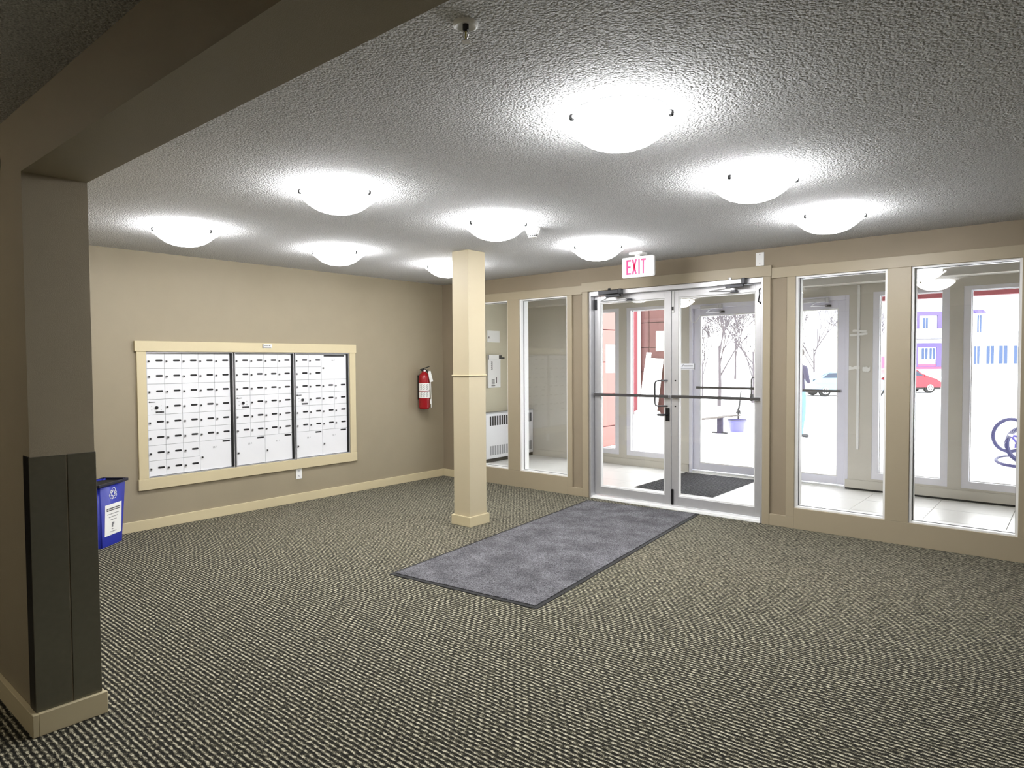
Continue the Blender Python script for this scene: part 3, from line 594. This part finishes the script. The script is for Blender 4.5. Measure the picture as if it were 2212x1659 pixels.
# flat print on the sloping front
def fp(x, z, off=0.0015): return Vector((x, 0.02 * z / HB + off, z))
def quad(b, x0, x1, z0, z1, off=0.0015, th=0.0006):
    b.prism([fp(x0, z0, off), fp(x1, z0, off), fp(x1, z1, off), fp(x0, z1, off)], (0, th, 0))
b = MB(); quad(b, -0.110, 0.098, 0.085, 0.335, 0.0012); sheet = b.out('notice', M_paper, rb)
b = MB(); quad(b, -0.09, 0.078, 0.282, 0.304, 0.0022); b.out('print', M_ink, sheet)
b = MB(); random.seed(3)
for k in range(12): quad(b, -0.085 + k * 0.0135, -0.085 + k * 0.0135 + 0.009, 0.288, 0.298, 0.0032)
b.out('print', M_paper, sheet)
b = MB()
for (zz_, x0, x1) in ((0.252, -0.075, 0.070), (0.228, -0.06, 0.05), (0.204, -0.045, 0.035), (0.128, -0.015, 0.015), (0.108, -0.045, 0.035)):
    x = x0
    while x < x1: q = random.uniform(0.006, 0.014); quad(b, x, min(x + q, x1), zz_, zz_ + 0.006, 0.0022); x += q + 0.004
quad(b, -0.018, 0.012, 0.168, 0.186, 0.0022); quad(b, -0.005, 0.014, 0.145, 0.168, 0.0022)
b.out('print', M_grey, sheet)
# recycling arrows: three bent, outlined arrows
b = MB(); cx_, cz_ = 0.0, 0.415
def strip(p, q, wd=0.0045):
    d = (Vector(q) - Vector(p)); d.normalize(); n = Vector((-d.y, d.x)); p = Vector(p) - d * wd * 0.4; q = Vector(q) + d * wd * 0.4
    pts = [p + n * wd / 2, p - n * wd / 2, q - n * wd / 2, q + n * wd / 2]; b.prism([fp(cx_ + v.x, cz_ + v.y) for v in pts], (0, 0.0008, 0))
for k in range(3):
    a = math.radians(120 * k); rot = Matrix.Rotation(a, 2)
    poly = [(-0.040, 0.006), (-0.018, 0.046), (0.010, 0.046), (0.022, 0.026), (0.030, 0.031), (0.026, 0.008), (0.003, 0.014), (0.010, 0.019), (-0.003, 0.030), (-0.024, -0.002)]
    poly = [rot @ Vector(p) for p in poly]
    for i in range(len(poly)): strip(poly[i], poly[(i + 1) % len(poly)])
b.out('recycling_symbol', M_paper, rb)

# ------------------------------------------------------------------ vestibule contents
ht = thing('wall_heater', 'white cabinet heater with dark slots standing on the vestibule floor', 'heater', (-0.4, 1.75, 0))
MB().box(-0.4, -0.27, 1.10, 2.184, 0.05, 0.705, 0.004).out('cabinet', M_box, ht); MB().box(-0.4, -0.28, 1.11, 2.18, 0.0, 0.05).out('shadow_block', M_black, ht)  # black block imitates the shadow beneath the raised cabinet
MB().box(-0.4, -0.262, 1.09, 2.184, 0.705, 0.722, 0.003).out('top_cover', mat('grey_enamel', (170, 172, 172), 0.4), ht)
sb_ = None
for k in range(20):
    y = 1.18 + k * 0.0515
    if y > 2.14: break
    MB().box(-0.2705, -0.268, y, y + 0.034, 0.530, 0.668).out('vent_slot', M_ink, ht)
for k in range(20):
    y = 1.18 + k * 0.0515
    if y > 2.14: break
    MB().box(-0.2705, -0.269, y, y + 0.034, 0.10, 0.235).out('vent_slot', mat('grey_slot', (150, 152, 155), 0.5), ht)
ic = thing('notice_board', 'white intercom directory panel above the vestibule heater', 'panel', (-0.4, 1.42, 1.3))
MB().box(-0.4, -0.375, 1.27, 1.545, 1.075, 1.56, 0.003).out('panel', M_white, ic)
MB().box(-0.376, -0.366, 1.27, 1.545, 1.49, 1.56, 0.002).out('header', M_paper, ic)
b = MB(); b.box(-0.366, -0.363, 1.50, 1.56, 1.50, 1.555); b.box(-0.366, -0.363, 1.262, 1.275, 1.49, 1.56); b.box(-0.375, -0.373, 1.44, 1.456, 1.14, 1.23); b.box(-0.375, -0.373, 1.34, 1.42, 1.10, 1.11)
for k in range(6): b.box(-0.375, -0.373, 1.345, 1.41, 1.13 + k * 0.012, 1.136 + k * 0.012)
for k in range(9): b.box(-0.375, -0.373, 1.335 + (k % 2) * 0.008, 1.365, 1.34 + k * 0.014, 1.349 + k * 0.014)
b.out('print', M_ink, ic)
MB().box(-0.4, -0.385, 1.585, 1.65, 1.50, 1.525, 0.002).out('switch', M_ink, ic)
pn = thing('paper_notice', 'white sheet of paper above the intercom panel', 'notice', (-0.4, 1.42, 1.8))
MB().box(-0.4, -0.397, 1.28, 1.553, 1.745, 1.915).out('sheet', M_paper, pn); MB().box(-0.3972, -0.396, 1.31, 1.325, 1.80, 1.83).out('print', M_ink, pn)
rc = thing('wire_raceway', 'thin white vertical raceway on the wall beside the outer doors', 'raceway', (4.347, 2.19, 0.46))
MB().box(4.334, 4.362, 2.186, 2.2, 0.455, 2.285, 0.003).out('channel', M_white, rc)
for i, (x0, x1, z, hh, s) in enumerate([(4.26, 4.44, 1.735, 0.020, 0.06), (4.29, 4.43, 1.772, 0.022, -0.05), (4.255, 4.365, 1.365, 0.032, 0.03), (4.395, 4.47, 1.352, 0.045, 0.0)]):
    random.seed(i); n = 7
    up = [(x0 + (x1 - x0) * k / n, 2.184, z + hh * (0.5 + random.uniform(-0.2, 0.3)) + s * (k / n - .5) * 0.3) for k in range(n + 1)]; dn = [(x0 + (x1 - x0) * k / n, 2.184, z - hh * (0.5 + random.uniform(-0.2, 0.3)) + s * (k / n - .5) * 0.3) for k in range(n, -1, -1)]
    o = MB().prism(up + dn, (0, 0.0018, 0)).out('torn_tape', M_paper)
    tag(o, ['long torn white tape strip across the raceway, lower of two', 'torn white tape strip across the raceway, topmost', 'white tape remnant crossing the raceway at handle height', 'rounded white tape remnant right of the raceway'][i], 'tape')
wl_ = MB().tube([(2.36, 2.17, 2.16), (2.362, 2.165, 2.05), (2.37, 2.16, 1.98), (2.40, 2.155, 1.945), (2.44, 2.16, 1.955), (2.47, 2.17, 2.0), (2.485, 2.19, 2.04)], 0.0035, 6).out('cable_loop', M_white, smooth=True)
tag(wl_, 'thin white cable looping down beside the outer door closer', 'cable')

# ------------------------------------------------------------------ outside
g = MB(); prof = [(2.35, -0.06), (14, -0.06), (28, -0.6), (46, -0.6), (58, -0.1), (160, -0.1)]
for i in range(len(prof) - 1):
    (a, za), (b_, zb) = prof[i], prof[i + 1]
    v = [g.bm.verts.new(p) for p in ((-90, a, za), (90, a, za), (90, b_, zb), (-90, b_, zb))]; g.bm.faces.new(v)
g.out('ground', M_snow, **STR)
def siding_wall(name, plane, u0, u1, zs, mt, axis, us):
    r = sroot(name, (0, 0, 0)); gap = 0.009
    if axis == 'y': MB().box(u0, u1, plane + 0.02, plane + 0.15, zs[0], zs[-1]).out('backing', mat('siding_dark_joint', (24, 8, 10), 0.9), r)  # near-black backing shows in the joints between panels
    else: MB().box(plane - 0.15, plane - 0.02, u0, u1, zs[0], zs[-1]).out('backing', mat('siding_joint', (70, 40, 40), 0.8), r)
    for i in range(len(us) - 1):
        for j in range(len(zs) - 1):
            a, b_, c_, d_ = us[i] + gap, us[i + 1] - gap, zs[j] + gap, zs[j + 1] - gap
            if axis == 'y': MB().box(a, b_, plane, plane + 0.02, c_, d_).out('panel', mt, r)
            else: MB().box(plane - 0.02, plane, a, b_, c_, d_).out('panel', mt, r)
siding_wall('wall_siding', 10.65, -3.6, -1.55, [-0.06, 0.47, 1.156, 1.825, 2.51, 3.2, 3.9], M_red, 'y', [-3.6, -2.92, -2.24, -1.55])
siding_wall('wall_alcove', -0.17, 2.35, 4.85, [-0.06, 0.3, 0.87, 1.44, 2.01, 2.58, 3.2], M_red_overlit, 'x', [2.35, 3.55, 4.85])
cp = sroot('roof_canopy', (0, 0, 0)); MB().box(3.4, 9.6, 4.40, 4.52, 2.262, 2.62).out('fascia', M_redd, cp); MB().box(3.4, 9.6, 2.35, 4.40, 2.50, 2.62).out('roof_deck', M_white, cp)
dp = thing('downspout', 'white downspout at the dark corner of the red siding', 'downspout', (-3.3, 10.6, -0.06))
MB().box(-3.235, -3.165, 10.57, 10.64, -0.02, 3.6, 0.01).out('pipe', M_white, dp); MB().box(-3.42, -3.24, 10.60, 10.645, 0.0, 3.6).out('corner_strip', M_redd, dp)
ws = thing('wall_sign', 'blank white rectangular sign on the red siding', 'sign', (-2.5, 10.64, 2.0)); MB().box(-2.695, -2.30, 10.625, 10.648, 1.72, 2.26, 0.004).out('sign_board', M_paper, ws)
lb = local(thing('leaning_board', 'broad white board leaning against the red siding', 'board', (-2.82, 10.40, -0.06), math.radians(0.01)))
q = Matrix.Rotation(math.radians(-4), 4, 'Y') @ Matrix.Rotation(math.radians(-7), 4, 'X')
MB().box(-0.26, 0.26, -0.03, 0.02, 0.13, 1.60, 0.01, rot=Matrix.Rotation(math.radians(4), 4, 'Y') @ Matrix.Rotation(math.radians(-7), 4, 'X')).out('panel', M_white, lb)
MB().box(-0.32, 0.34, -0.2, 0.1, 0.0, 0.15, 0.03).out('foot', M_snow, lb)
pk = local(thing('leaning_plank', 'narrow white plank leaning in front of the white board', 'plank', (-2.90, 10.14, -0.06), math.radians(0.01)))
MB().box(-0.07, 0.07, -0.03, 0.0, 0.15, 1.76, 0.005, rot=Matrix.Rotation(math.radians(5), 4, 'Y') @ Matrix.Rotation(math.radians(-7), 4, 'X')).out('plank', mat('off_white_wood', (215, 215, 215), 0.6), pk)
nt_ = thing('wall_notice', 'white notice with a blue line on the pale alcove wall', 'notice', (-0.17, 4.25, 1.4))
MB().box(-0.17, -0.166, 4.12, 4.42, 1.25, 1.75).out('sheet', M_paper, nt_); MB().box(-0.166, -0.164, 4.15, 4.36, 1.28, 1.305).out('blue_line', mat('notice_blue', (120, 170, 220), 0.6), nt_)
b = MB(); b.box(-0.166, -0.164, 4.17, 4.30, 1.62, 1.63); b.box(-0.166, -0.164, 4.17, 4.32, 1.56, 1.567); b.box(-0.166, -0.164, 4.2, 4.3, 1.45, 1.455); b.out('print', M_grey, nt_)
# bench, bucket, post
bn = thing('bench', 'low narrow plank bench on the snowy ground outside', 'bench', (0.5, 7.3, -0.06))
M_wood = mat('weathered_wood', (70, 64, 60), 0.8, var=0.15)
dirv = Vector((-0.05, 1.0, 0)).normalized(); per = Vector((1, 0.05, 0)); A = Vector((0.40, 6.50, 0.27)); B = Vector((0.60, 8.10, 0.27)); dv = (B - A).normalized(); pv = Vector((-dv.y, dv.x, 0))
for k in (-0.5, 0.5):
    p = A + pv * k * 0.09; r_ = B + pv * k * 0.09; MB().prism([p - pv * 0.038, p + pv * 0.038, r_ + pv * 0.038, r_ - pv * 0.038], (0, 0, 0.022)).out('slat', M_wood, bn)
for tt in (0.58,):
    p = A + (B - A) * tt
    MB().prism([p + Vector((-0.05, -0.05, 0)), p + Vector((0.05, -0.05, 0)), p + Vector((0.05, 0.05, 0)), p + Vector((-0.05, 0.05, 0))], (0, 0, -0.33)).out('leg', mat('dark_post', (34, 26, 50), 0.7), bn)
    MB().box(p.x - 0.16, p.x + 0.16, p.y - 0.04, p.y + 0.04, -0.06, -0.03).out('foot', M_dalu, bn)
for tt in (0.06,):
    p = A + (B - A) * tt
    MB().prism([p + Vector((-0.05, -0.05, 0)), p + Vector((0.05, -0.05, 0)), p + Vector((0.05, 0.05, 0)), p + Vector((-0.05, 0.05, 0))], (0, 0, -0.33)).out('leg', MATS['dark_post'], bn)
bk = thing('bucket', 'round pale lavender tub beside the bench', 'bucket', (0.66, 7.95, -0.06))
MB().lathe([(0, 0), (0.135, 0), (0.150, 0.06), (0.175, 0.20), (0.185, 0.205), (0.190, 0.225), (0.195, 0.25), (0.18, 0.25), (0.17, 0.20), (0.13, 0.02), (0, 0.02)], (0.66, 7.95, -0.06), 28).out('tub', mat('lavender_plastic', (96, 94, 150), 0.5), bk, smooth=True)
MB().lathe([(0.19, 0.235), (0.203, 0.24), (0.203, 0.262), (0.19, 0.262)], (0.66, 7.95, -0.06), 28).out('rim', mat('grey_plastic', (60, 58, 80), 0.5), bk, smooth=True)
sv = thing('snow_shovel', 'dark upright shovel standing at the end of the bench', 'shovel', (0.55, 8.3, -0.06))
MB().tube([(0.60, 8.32, 0.80), (0.57, 8.32, 0.50), (0.54, 8.32, 0.36)], [0.014, 0.018, 0.028], 8).out('shaft', M_dalu, sv, smooth=True); MB().prism([(0.48, 8.30, 0.30), (0.60, 8.30, 0.29), (0.57, 8.34, 0.37), (0.51, 8.34, 0.37)], (0, 0.03, 0)).out('blade', M_dalu, sv)
MB().tube([(0.54, 8.32, 0.36), (0.54, 8.32, -0.05)], 0.02, 8).out('stake', M_dalu, sv)

# bicycle toppled outside the right-hand window
M_tyre = mat('bike_tyre', (26, 24, 70), 0.6); M_bf = mat('bike_frame_violet', (60, 50, 130), 0.4)
bi = thing('bicycle', 'small toppled bicycle with violet frame outside the rightmost window', 'bicycle', (5.6, 5.7, -0.06))
def wheel(c, nrm, R_=0.225, r_=0.022):
    c = Vector(c); nrm = Vector(nrm).normalized(); q = nrm.to_track_quat('Z', 'Y').to_matrix()
    ringp = lambda rad, n=40: [c + q @ Vector((rad * math.cos(2 * PI * k / n), rad * math.sin(2 * PI * k / n), 0)) for k in range(n + 1)]
    t_ = MB().tube(ringp(R_), r_, 8).out('wheel', M_tyre, bi, smooth=True)
    MB().tube(ringp(R_ - 0.028), 0.007, 6).out('rim', M_alu, t_, smooth=True)
    b = MB()
    for k in range(18):
        a = 2 * PI * k / 18; b.tube([c, c + q @ Vector(((R_ - 0.03) * math.cos(a), (R_ - 0.03) * math.sin(a), 0))], 0.0012, 4)
    b.cyl(c - nrm * 0.03, c + nrm * 0.03, 0.018, 10); b.out('spokes', M_alu, t_)
W1 = Vector((5.505, 5.45, 0.405)); W2 = Vector((5.56, 5.60, 0.03))
wheel(W1, (-0.55, 0.83, 0.05)); wheel(W2, (0.03, -0.17, 0.98))
F1 = Vector((5.72, 5.55, 0.36)); F2 = Vector((5.66, 5.60, 0.16)); F3 = Vector((5.95, 5.75, 0.30)); F4 = Vector((5.92, 5.70, 0.08))
for a, b_ in ((W1, F1), (W1, F2), (F1, F3), (F2, F4), (F3, F4), (F1, F2), (F4, W2)): MB().tube([a, b_], 0.016, 8).out('frame_tube', M_bf, bi, smooth=True)
MB().tube([F1, F1 + Vector((-0.02, 0.02, 0.10)), F1 + Vector((-0.05, 0.05, 0.13))], 0.013, 8).out('seat_post', M_alu, bi, smooth=True)
MB().lathe([(0, 0.02), (0.05, 0.015), (0.06, 0), (0.05, -0.015), (0, -0.02)], F1 + Vector((-0.05, 0.05, 0.14)), 14).out('saddle', M_black, bi, smooth=True)
MB().tube([F3 + Vector((-0.15, -0.1, 0.12)), F3 + Vector((0, 0, 0.08)), F3 + Vector((0.15, 0.1, 0.12))], 0.011, 8).out('handlebar', M_dalu, bi, smooth=True)
wheel((5.66, 5.58, 0.27), (0.55, -0.80, 0.1), 0.235, 0.03)
MB().box(5.545, 5.60, 5.50, 5.55, 0.20, 0.29, 0.01).out('brake', M_bf, bi)
MB().box(5.56, 5.585, 5.50, 5.54, 0.12, 0.17, 0.01).out('pedal', M_bf, bi)

# person with back to the building, mostly hidden behind the partition
def person(loc, rz):
    t = local(thing('person', 'person in dark top and jeans standing outside beyond the doors', 'person', loc, rz))
    P = {'pel': (0, 0, 0.92, .13, .10), 'bel': (0, 0, 1.08, .125, .09), 'che': (0, 0, 1.28, .155, .105), 'nkb': (0, 0, 1.43, .06, .06), 'nk': (0, 0.01, 1.49, .05, .052),
         'hd': (0, 0.02, 1.60, .072, .088), 'hd2': (0, 0.02, 1.68, .060, .072)}
    E_ = [('pel', 'bel'), ('bel', 'che'), ('che', 'nkb'), ('nkb', 'nk'), ('nk', 'hd'), ('hd', 'hd2')]
    for s, n in ((-1, 'l'), (1, 'r')):
        P.update({n + 'sh': (s * .175, 0, 1.38, .06, .06), n + 'el': (s * .225, .02, 1.11, .042, .042), n + 'wr': (s * .20, .20, 1.02, .028, .028), n + 'pa': (s * .19, .27, 1.01, .032, .022),
                  n + 'hip': (s * .09, 0, .88, .09, .09), n + 'kn': (s * .10, .02, .49, .056, .058), n + 'an': (s * .10, -.02, .10, .038, .04), n + 'he': (s * .10, .0, .045, .04, .035), n + 'to': (s * .11, .15, .03, .036, .025)})
        E_ += [('che', n + 'sh'), (n + 'sh', n + 'el'), (n + 'el', n + 'wr'), (n + 'wr', n + 'pa'), ('pel', n + 'hip'), (n + 'hip', n + 'kn'), (n + 'kn', n + 'an'), (n + 'an', n + 'he'), (n + 'he', n + 'to')]
        for k in range(4):
            P[n + 'f%d' % k] = (s * (.19 - .024 + k * .016), .31, 1.005, .008, .008); P[n + 'g%d' % k] = (s * (.19 - .024 + k * .016), .34 + (.01 if k in (1, 2) else 0), .985, .0075, .0075); E_ += [(n + 'pa', n + 'f%d' % k), (n + 'f%d' % k, n + 'g%d' % k)]
        P[n + 'th'] = (s * .15, .27, 1.02, .009, .009); P[n + 'th2'] = (s * .135, .295, 1.015, .008, .008); E_ += [(n + 'pa', n + 'th'), (n + 'th', n + 'th2')]
    keys = list(P); me = bpy.data.meshes.new('body'); me.from_pydata([P[k][:3] for k in keys], [(keys.index(a), keys.index(b)) for a, b in E_], [])
    o = bpy.data.objects.new('body', me); COL.objects.link(o); sk = o.modifiers.new('skin', 'SKIN'); sv_ = me.skin_vertices[0].data
    for i, k in enumerate(keys): sv_[i].radius = P[k][3:5]
    sv_[keys.index('pel')].use_root = True
    ss = o.modifiers.new('sub', 'SUBSURF'); ss.levels = 2
    dg = bpy.context.evaluated_depsgraph_get(); dg.update(); nm = bpy.data.meshes.new_from_object(o.evaluated_get(dg)); bpy.data.objects.remove(o)
    nm.materials.clear()
    for m_ in (mat('skin', (222, 170, 146), 0.6), mat('dark_jacket', (38, 34, 58), 0.8), mat('jeans', (84, 118, 150), 0.8), M_dalu): nm.materials.append(m_)
    for p in nm.polygons:
        c = p.center; p.use_smooth = True
        if c.z < 0.075: p.material_index = 3
        elif c.z < 0.93 and abs(c.x) < 0.19 and c.y < 0.16: p.material_index = 2
        elif c.z > 1.46 or (c.y > 0.06 and c.z < 1.12 and abs(c.x) > 0.12): p.material_index = 0
        else: p.material_index = 1
    bo = bpy.data.objects.new('body', nm); COL.objects.link(bo); bo.parent = t
    h = MB(); bmesh.ops.create_uvsphere(h.bm, u_segments=20, v_segments=12, radius=1, matrix=Matrix.Translation((0, 0.0, 1.665)) @ Matrix.Diagonal((0.088, 0.108, 0.098, 1))); h.out('hair', mat('dark_hair', (34, 26, 24), 0.7), t, smooth=True)
    for s in (-1, 1):
        e_ = MB(); bmesh.ops.create_uvsphere(e_.bm, u_segments=8, v_segments=6, radius=0.011, matrix=Matrix.Translation((s * 0.03, 0.107, 1.62))); e_.out('eye', M_white, t, smooth=True)
    n_ = MB(); n_.prism([(-0.012, 0.10, 1.575), (0.012, 0.10, 1.575), (0, 0.10, 1.61)], (0, 0.03, -0.004)); n_.out('nose', MATS['skin'], t)
person((2.0, 7.70, -0.06), math.radians(-35))

# cars on the street
def car(name, label, loc, rz, L_, colour, hood=0.28, Hc=1.48):
    t = local(thing(name, label, 'car', loc, rz)); W_ = 1.75; cm = mat(name + '_paint_%d' % int(L_ * 10), colour, 0.25, var=0.02)
    sx = L_ / 4.6
    pr = [(-2.3, .35), (-2.28, .85), (-2.1, .95), (-1.75, 1.02), (-1.3, Hc - .04), (-0.9, Hc), (0.2, Hc - .01), (0.55, Hc - .1), (1.15, 1.0), (2.0, .85), (2.25, .68), (2.3, .35)]
    b = MB(); pts = [(x * sx, -W_ / 2, z) for x, z in pr]; b.prism(pts, (0, W_, 0))
    bmesh.ops.bevel(b.bm, geom=[e for e in b.bm.edges if abs(e.verts[0].co.y - e.verts[1].co.y) < .01 and min(e.verts[0].co.z, e.verts[1].co.z) > .8], offset=0.07, segments=2, affect='EDGES')
    b.out('body', cm, t, smooth=True)
    wg = mat('car_glass', (26, 40, 60), 0.1)
    for s in (-1, 1):
        y = s * (W_ / 2 + 0.003)
        MB().prism([(-1.62 * sx, y, 1.04), (-1.25 * sx, y, Hc - .1), (-0.35 * sx, y, Hc - .08), (-0.35 * sx, y, 1.04)], (0, s * 0.008, 0)).out('side_window', wg, t)
        MB().prism([(-0.28 * sx, y, 1.04), (-0.28 * sx, y, Hc - .08), (0.42 * sx, y, Hc - .14), (0.98 * sx, y, 1.04)], (0, s * 0.008, 0)).out('side_window', wg, t)
        for x in (-1.45 * sx, 1.45 * sx):
            wv = MB().lathe([(0, .02), (.2, .02), (.21, -.02), (.32, -.02), (.325, -.1), (.325, -.2), (0, -.2)] if s > 0 else [(0, -.02), (.2, -.02), (.21, .02), (.32, .02), (.325, .1), (.325, .2), (0, .2)], (x, s * W_ / 2, .325), 24, 'Y').out('wheel', M_black, t, smooth=True)
            b = MB(); b.lathe([(0, s * .026), (.19, s * .026), (.2, s * .018)], (x, s * W_ / 2, .325), 20, 'Y'); b.out('hubcap', M_alu, wv, smooth=True)
            b = MB()
            for k in range(6):
                a = k * PI / 3; b.cyl((x + .12 * math.cos(a), s * (W_ / 2 + .024), .325 + .12 * math.sin(a)), (x + .12 * math.cos(a), s * (W_ / 2 + .03), .325 + .12 * math.sin(a)), .035, 8)
            b.out('hub_holes', M_ink, wv)
        MB().box(1.0 * sx, 1.12 * sx, y - .06, y + .06 + s * .05, 1.0, 1.1, .02).out('mirror', cm, t)
        MB().box(2.2 * sx, 2.305 * sx, s * .55 - .18, s * .55 + .18, .62, .76, .02).out('headlamp', M_white, t)
        MB().box(-2.3 * sx, -2.2 * sx, s * .6 - .16, s * .6 + .16, .78, .92, .02).out('tail_lamp', mat('tail_red', (150, 30, 30), .3), t)
    MB().box(-2.32 * sx, 2.32 * sx, -W_ / 2 + .06, W_ / 2 - .06, .22, .38, .03).out('sill', M_ink, t)
RZ = math.atan2(0.648, 0.761)
def far(px, d, z):   # point at distance d in front of the photographer, px metres to the right
    return (6.264 + 0.7614 * px - 0.6485 * d, -5.987 + 0.6483 * px + 0.7612 * d, z)
car('car', 'red parked car seen through the third tall window', far(24.0, 41.3, -0.60), RZ, 3.7, (150, 24, 40))
car('car', 'light blue parked car behind the outer doors', far(18.9, 38.2, -0.60), RZ, 4.7, (108, 132, 154), Hc=1.40)

# houses across the street
M_sid = mat('pale_house_siding', (176, 176, 182), 0.8, var=0.03); M_pur = mat('plum_trim', (78, 64, 118), 0.6); M_pinkw = mat('pink_house_wall', (150, 74, 100), 0.8); M_hg = mat('house_glass', (66, 80, 108), 0.5, spec=0.1)
M_roof = mat('snowy_roof', (230, 232, 236), 0.9); M_bal = mat('balcony_white', (226, 226, 228), 0.8)
def house(label, loc, w_, h_, spec, name='townhouse', wall=None):
    t = local(thing(name, label, 'house', loc, RZ))
    MB().box(0, w_, 0, 8, 0, h_).out('wall', wall or M_sid, t)
    MB().prism([(-0.3, -0.4, h_), (-0.3, 8.4, h_), (-0.3, 4, h_ + 2.0)], (w_ + .6, 0, 0)).out('roof', M_roof, t)
    for (k, x0, x1, z0, z1) in spec:
        if k == 'win':
            f = ring(MB(), x0, x1, z0, z1, .045, .045, .06, .06, -0.06, 0.02).out('window', M_white, t)
            MB().box(x0 + .045, x1 - .045, -0.03, -0.005, z0 + .06, z1 - .06).out('pane', M_hg, f)
            MB().box((x0 + x1) / 2 - .02, (x0 + x1) / 2 + .02, -0.05, -.031, z0 + .06, z1 - .06).out('mullion', M_white, f)
        elif k == 'pur': ring(MB(), x0, x1, z0, z1, .45, .45, .05, .35, -0.12, 0.0).out('surround', M_pur, t)
        elif k == 'awn': MB().prism([(x0, 0, z0), (x0, -0.5, z0), (x0, 0, z1)], (x1 - x0, 0, 0)).out('awning', M_pur, t)
        elif k == 'pink': MB().box(x0, x1, -0.08, 0, z0, z1).out('wall_panel', M_pinkw, t)
        elif k == 'bal': MB().box(x0, x1, -1.0, 0, z0, z1).out('balcony', M_bal, t)
        elif k == 'ledge': MB().box(x0, x1, -0.15, 0, z0, z1).out('ledge', M_white, t)
    return t
Dh = 59.0; kx = Dh / 1452
X = lambda p, base=0: (p - 1106) * kx - base
Z = lambda p: 1.459 - (p - 786.0) * kx + 0.1
bA = X(1850)
sp1 = [('pur', X(1972, bA), X(2034, bA), Z(742), Z(684)), ('win', X(1990, bA), X(2004, bA), Z(722), Z(696)), ('bal', X(1968, bA), X(2032, bA), Z(742), Z(722)), ('pur', X(1970, bA), X(2032, bA), Z(803), Z(752)), ('pink', X(1930, bA), X(1972, bA), Z(803), Z(770)), ('pink', X(1972, bA), X(2036, bA), Z(808), Z(797)),
       ('win', X(1988, bA), X(2004, bA), Z(788), Z(761)), ('win', X(2005, bA), X(2020, bA), Z(788), Z(761)), ('ledge', X(1960, bA), X(2036, bA), Z(748), Z(744)), ('pink', X(1855, bA), X(1930, bA), Z(808), Z(780)), ('win', X(1870, bA), X(1890, bA), Z(725), Z(696)), ('win', X(1870, bA), X(1890, bA), Z(775), Z(750))]
house('townhouse across the street with plum framed balconies', far(bA, Dh, -0.1), X(2048, bA), 7.6, sp1)
bB = X(2066)
sp2 = [('win', X(2101, bB), X(2116, bB), Z(799), Z(757)), ('win', X(2128, bB), X(2147, bB), Z(799), Z(757)), ('win', X(2155, bB), X(2176, bB), Z(799), Z(757)), ('win', X(2187, bB), X(2206, bB), Z(799), Z(757)), ('win', X(2107, bB), X(2119, bB), Z(731), Z(691)), ('awn', X(2099, bB), X(2121, bB), Z(688), Z(680)),
       ('ledge', X(2066, bB), X(2240, bB), Z(754), Z(748)), ('bal', X(2172, bB), X(2206, bB), Z(728), Z(700)), ('ledge', X(2066, bB), X(2240, bB), Z(740), Z(737)), ('win', X(2215, bB), X(2232, bB), Z(731), Z(691))]
house('townhouse across the street with four ground floor windows', far(bB, Dh, -0.1), X(2244, bB), 7.4, sp2)

# bare trees
def tree(loc, h, seed, label, spread=0.5, mt=None, group=None, depth=5):
    random.seed(seed); t = thing('bare_tree', label, 'tree', loc, group=group)
    V = []; F = []
    def seg(a, b, ra, rb):
        d = (b - a); q = d.to_track_quat('Z', 'Y').to_matrix(); i0 = len(V)
        for p, r in ((a, ra), (b, rb)):
            for k in range(4): V.append(tuple(p + q @ Vector((r * math.cos(k * PI / 2), r * math.sin(k * PI / 2), 0))))
        for k in range(4): F.append((i0 + k, i0 + (k + 1) % 4, i0 + 4 + (k + 1) % 4, i0 + 4 + k))
    def grow(a, d, l, r, n):
        b = a + d * l; seg(a, b, r, r * 0.7)
        if n == 0: return
        for k in range(random.choice((2, 3, 3))):
            nd = (d + Vector((random.uniform(-1, 1), random.uniform(-1, 1), random.uniform(-.25, .7))) * spread * 1.2).normalized()
            grow(a + d * l * random.uniform(.45, 1), nd, l * random.uniform(.66, .9), max(r * .62, .006), n - 1)
    base = Vector(loc); top = base + Vector((0, 0, h * .28)); n = depth
    for k in range(4):
        grow(base + Vector((0, 0, h * (.16 + .05 * k))), Vector((random.uniform(-.6, .6), random.uniform(-.6, .6), 1)).normalized(), h * .20, h * .0048, n)
    me = bpy.data.meshes.new('crown'); me.from_pydata([tuple(Vector(v) - base) for v in V], [], F); me.materials.append(mt or M_bark)
    o = bpy.data.objects.new('crown', me); COL.objects.link(o); o.parent = t; o['kind'] = 'stuff'
    MB().tube([base, base + Vector((.03, 0, h * .12)), base + Vector((0, 0, h * .34))], [h * .012, h * .009, h * .006], 8).out('trunk', mt or M_bark, t, smooth=True)
M_bark = mat('pale_bark', (74, 68, 72), 0.9, var=0.2)
TL = [(7.4, 24, 6.4, 'spreading bare tree straight outside the outer doors, left of the shovel'), (10.4, 29, 6.6, 'bare tree right of and behind the one nearest the doors'), (9.9, 43, 9.5, 'distant tall bare tree beyond the parked cars, left of the houses'),
      (14.4, 35.5, 7.0, 'bare tree standing just left of the light blue car'), (17.6, 33.5, 6.6, 'bare tree with thin trunk before the light blue car'), (25.4, 50, 6.0, 'bare tree in front of the plum framed townhouse'), (18.6, 56, 9.0, 'far bare tree rising behind the light blue car'),
      (10.6, 37.5, 6.6, 'bushy bare tree seen high through the left outer door'), (22.0, 49, 8.5, 'far bare tree between the light blue car and the houses')]
for i, (px, d, h, lb2) in enumerate(TL):
    x, y, _ = far(px, d, 0)
    zg = -0.06 if y < 14 else (-0.06 - (y - 14) / 14 * .54 if y < 28 else (-0.6 if y < 46 else -0.1))
    tree((x, y, zg - 0.02), h, 20 + i, lb2, group='bare trees outside', depth=6)
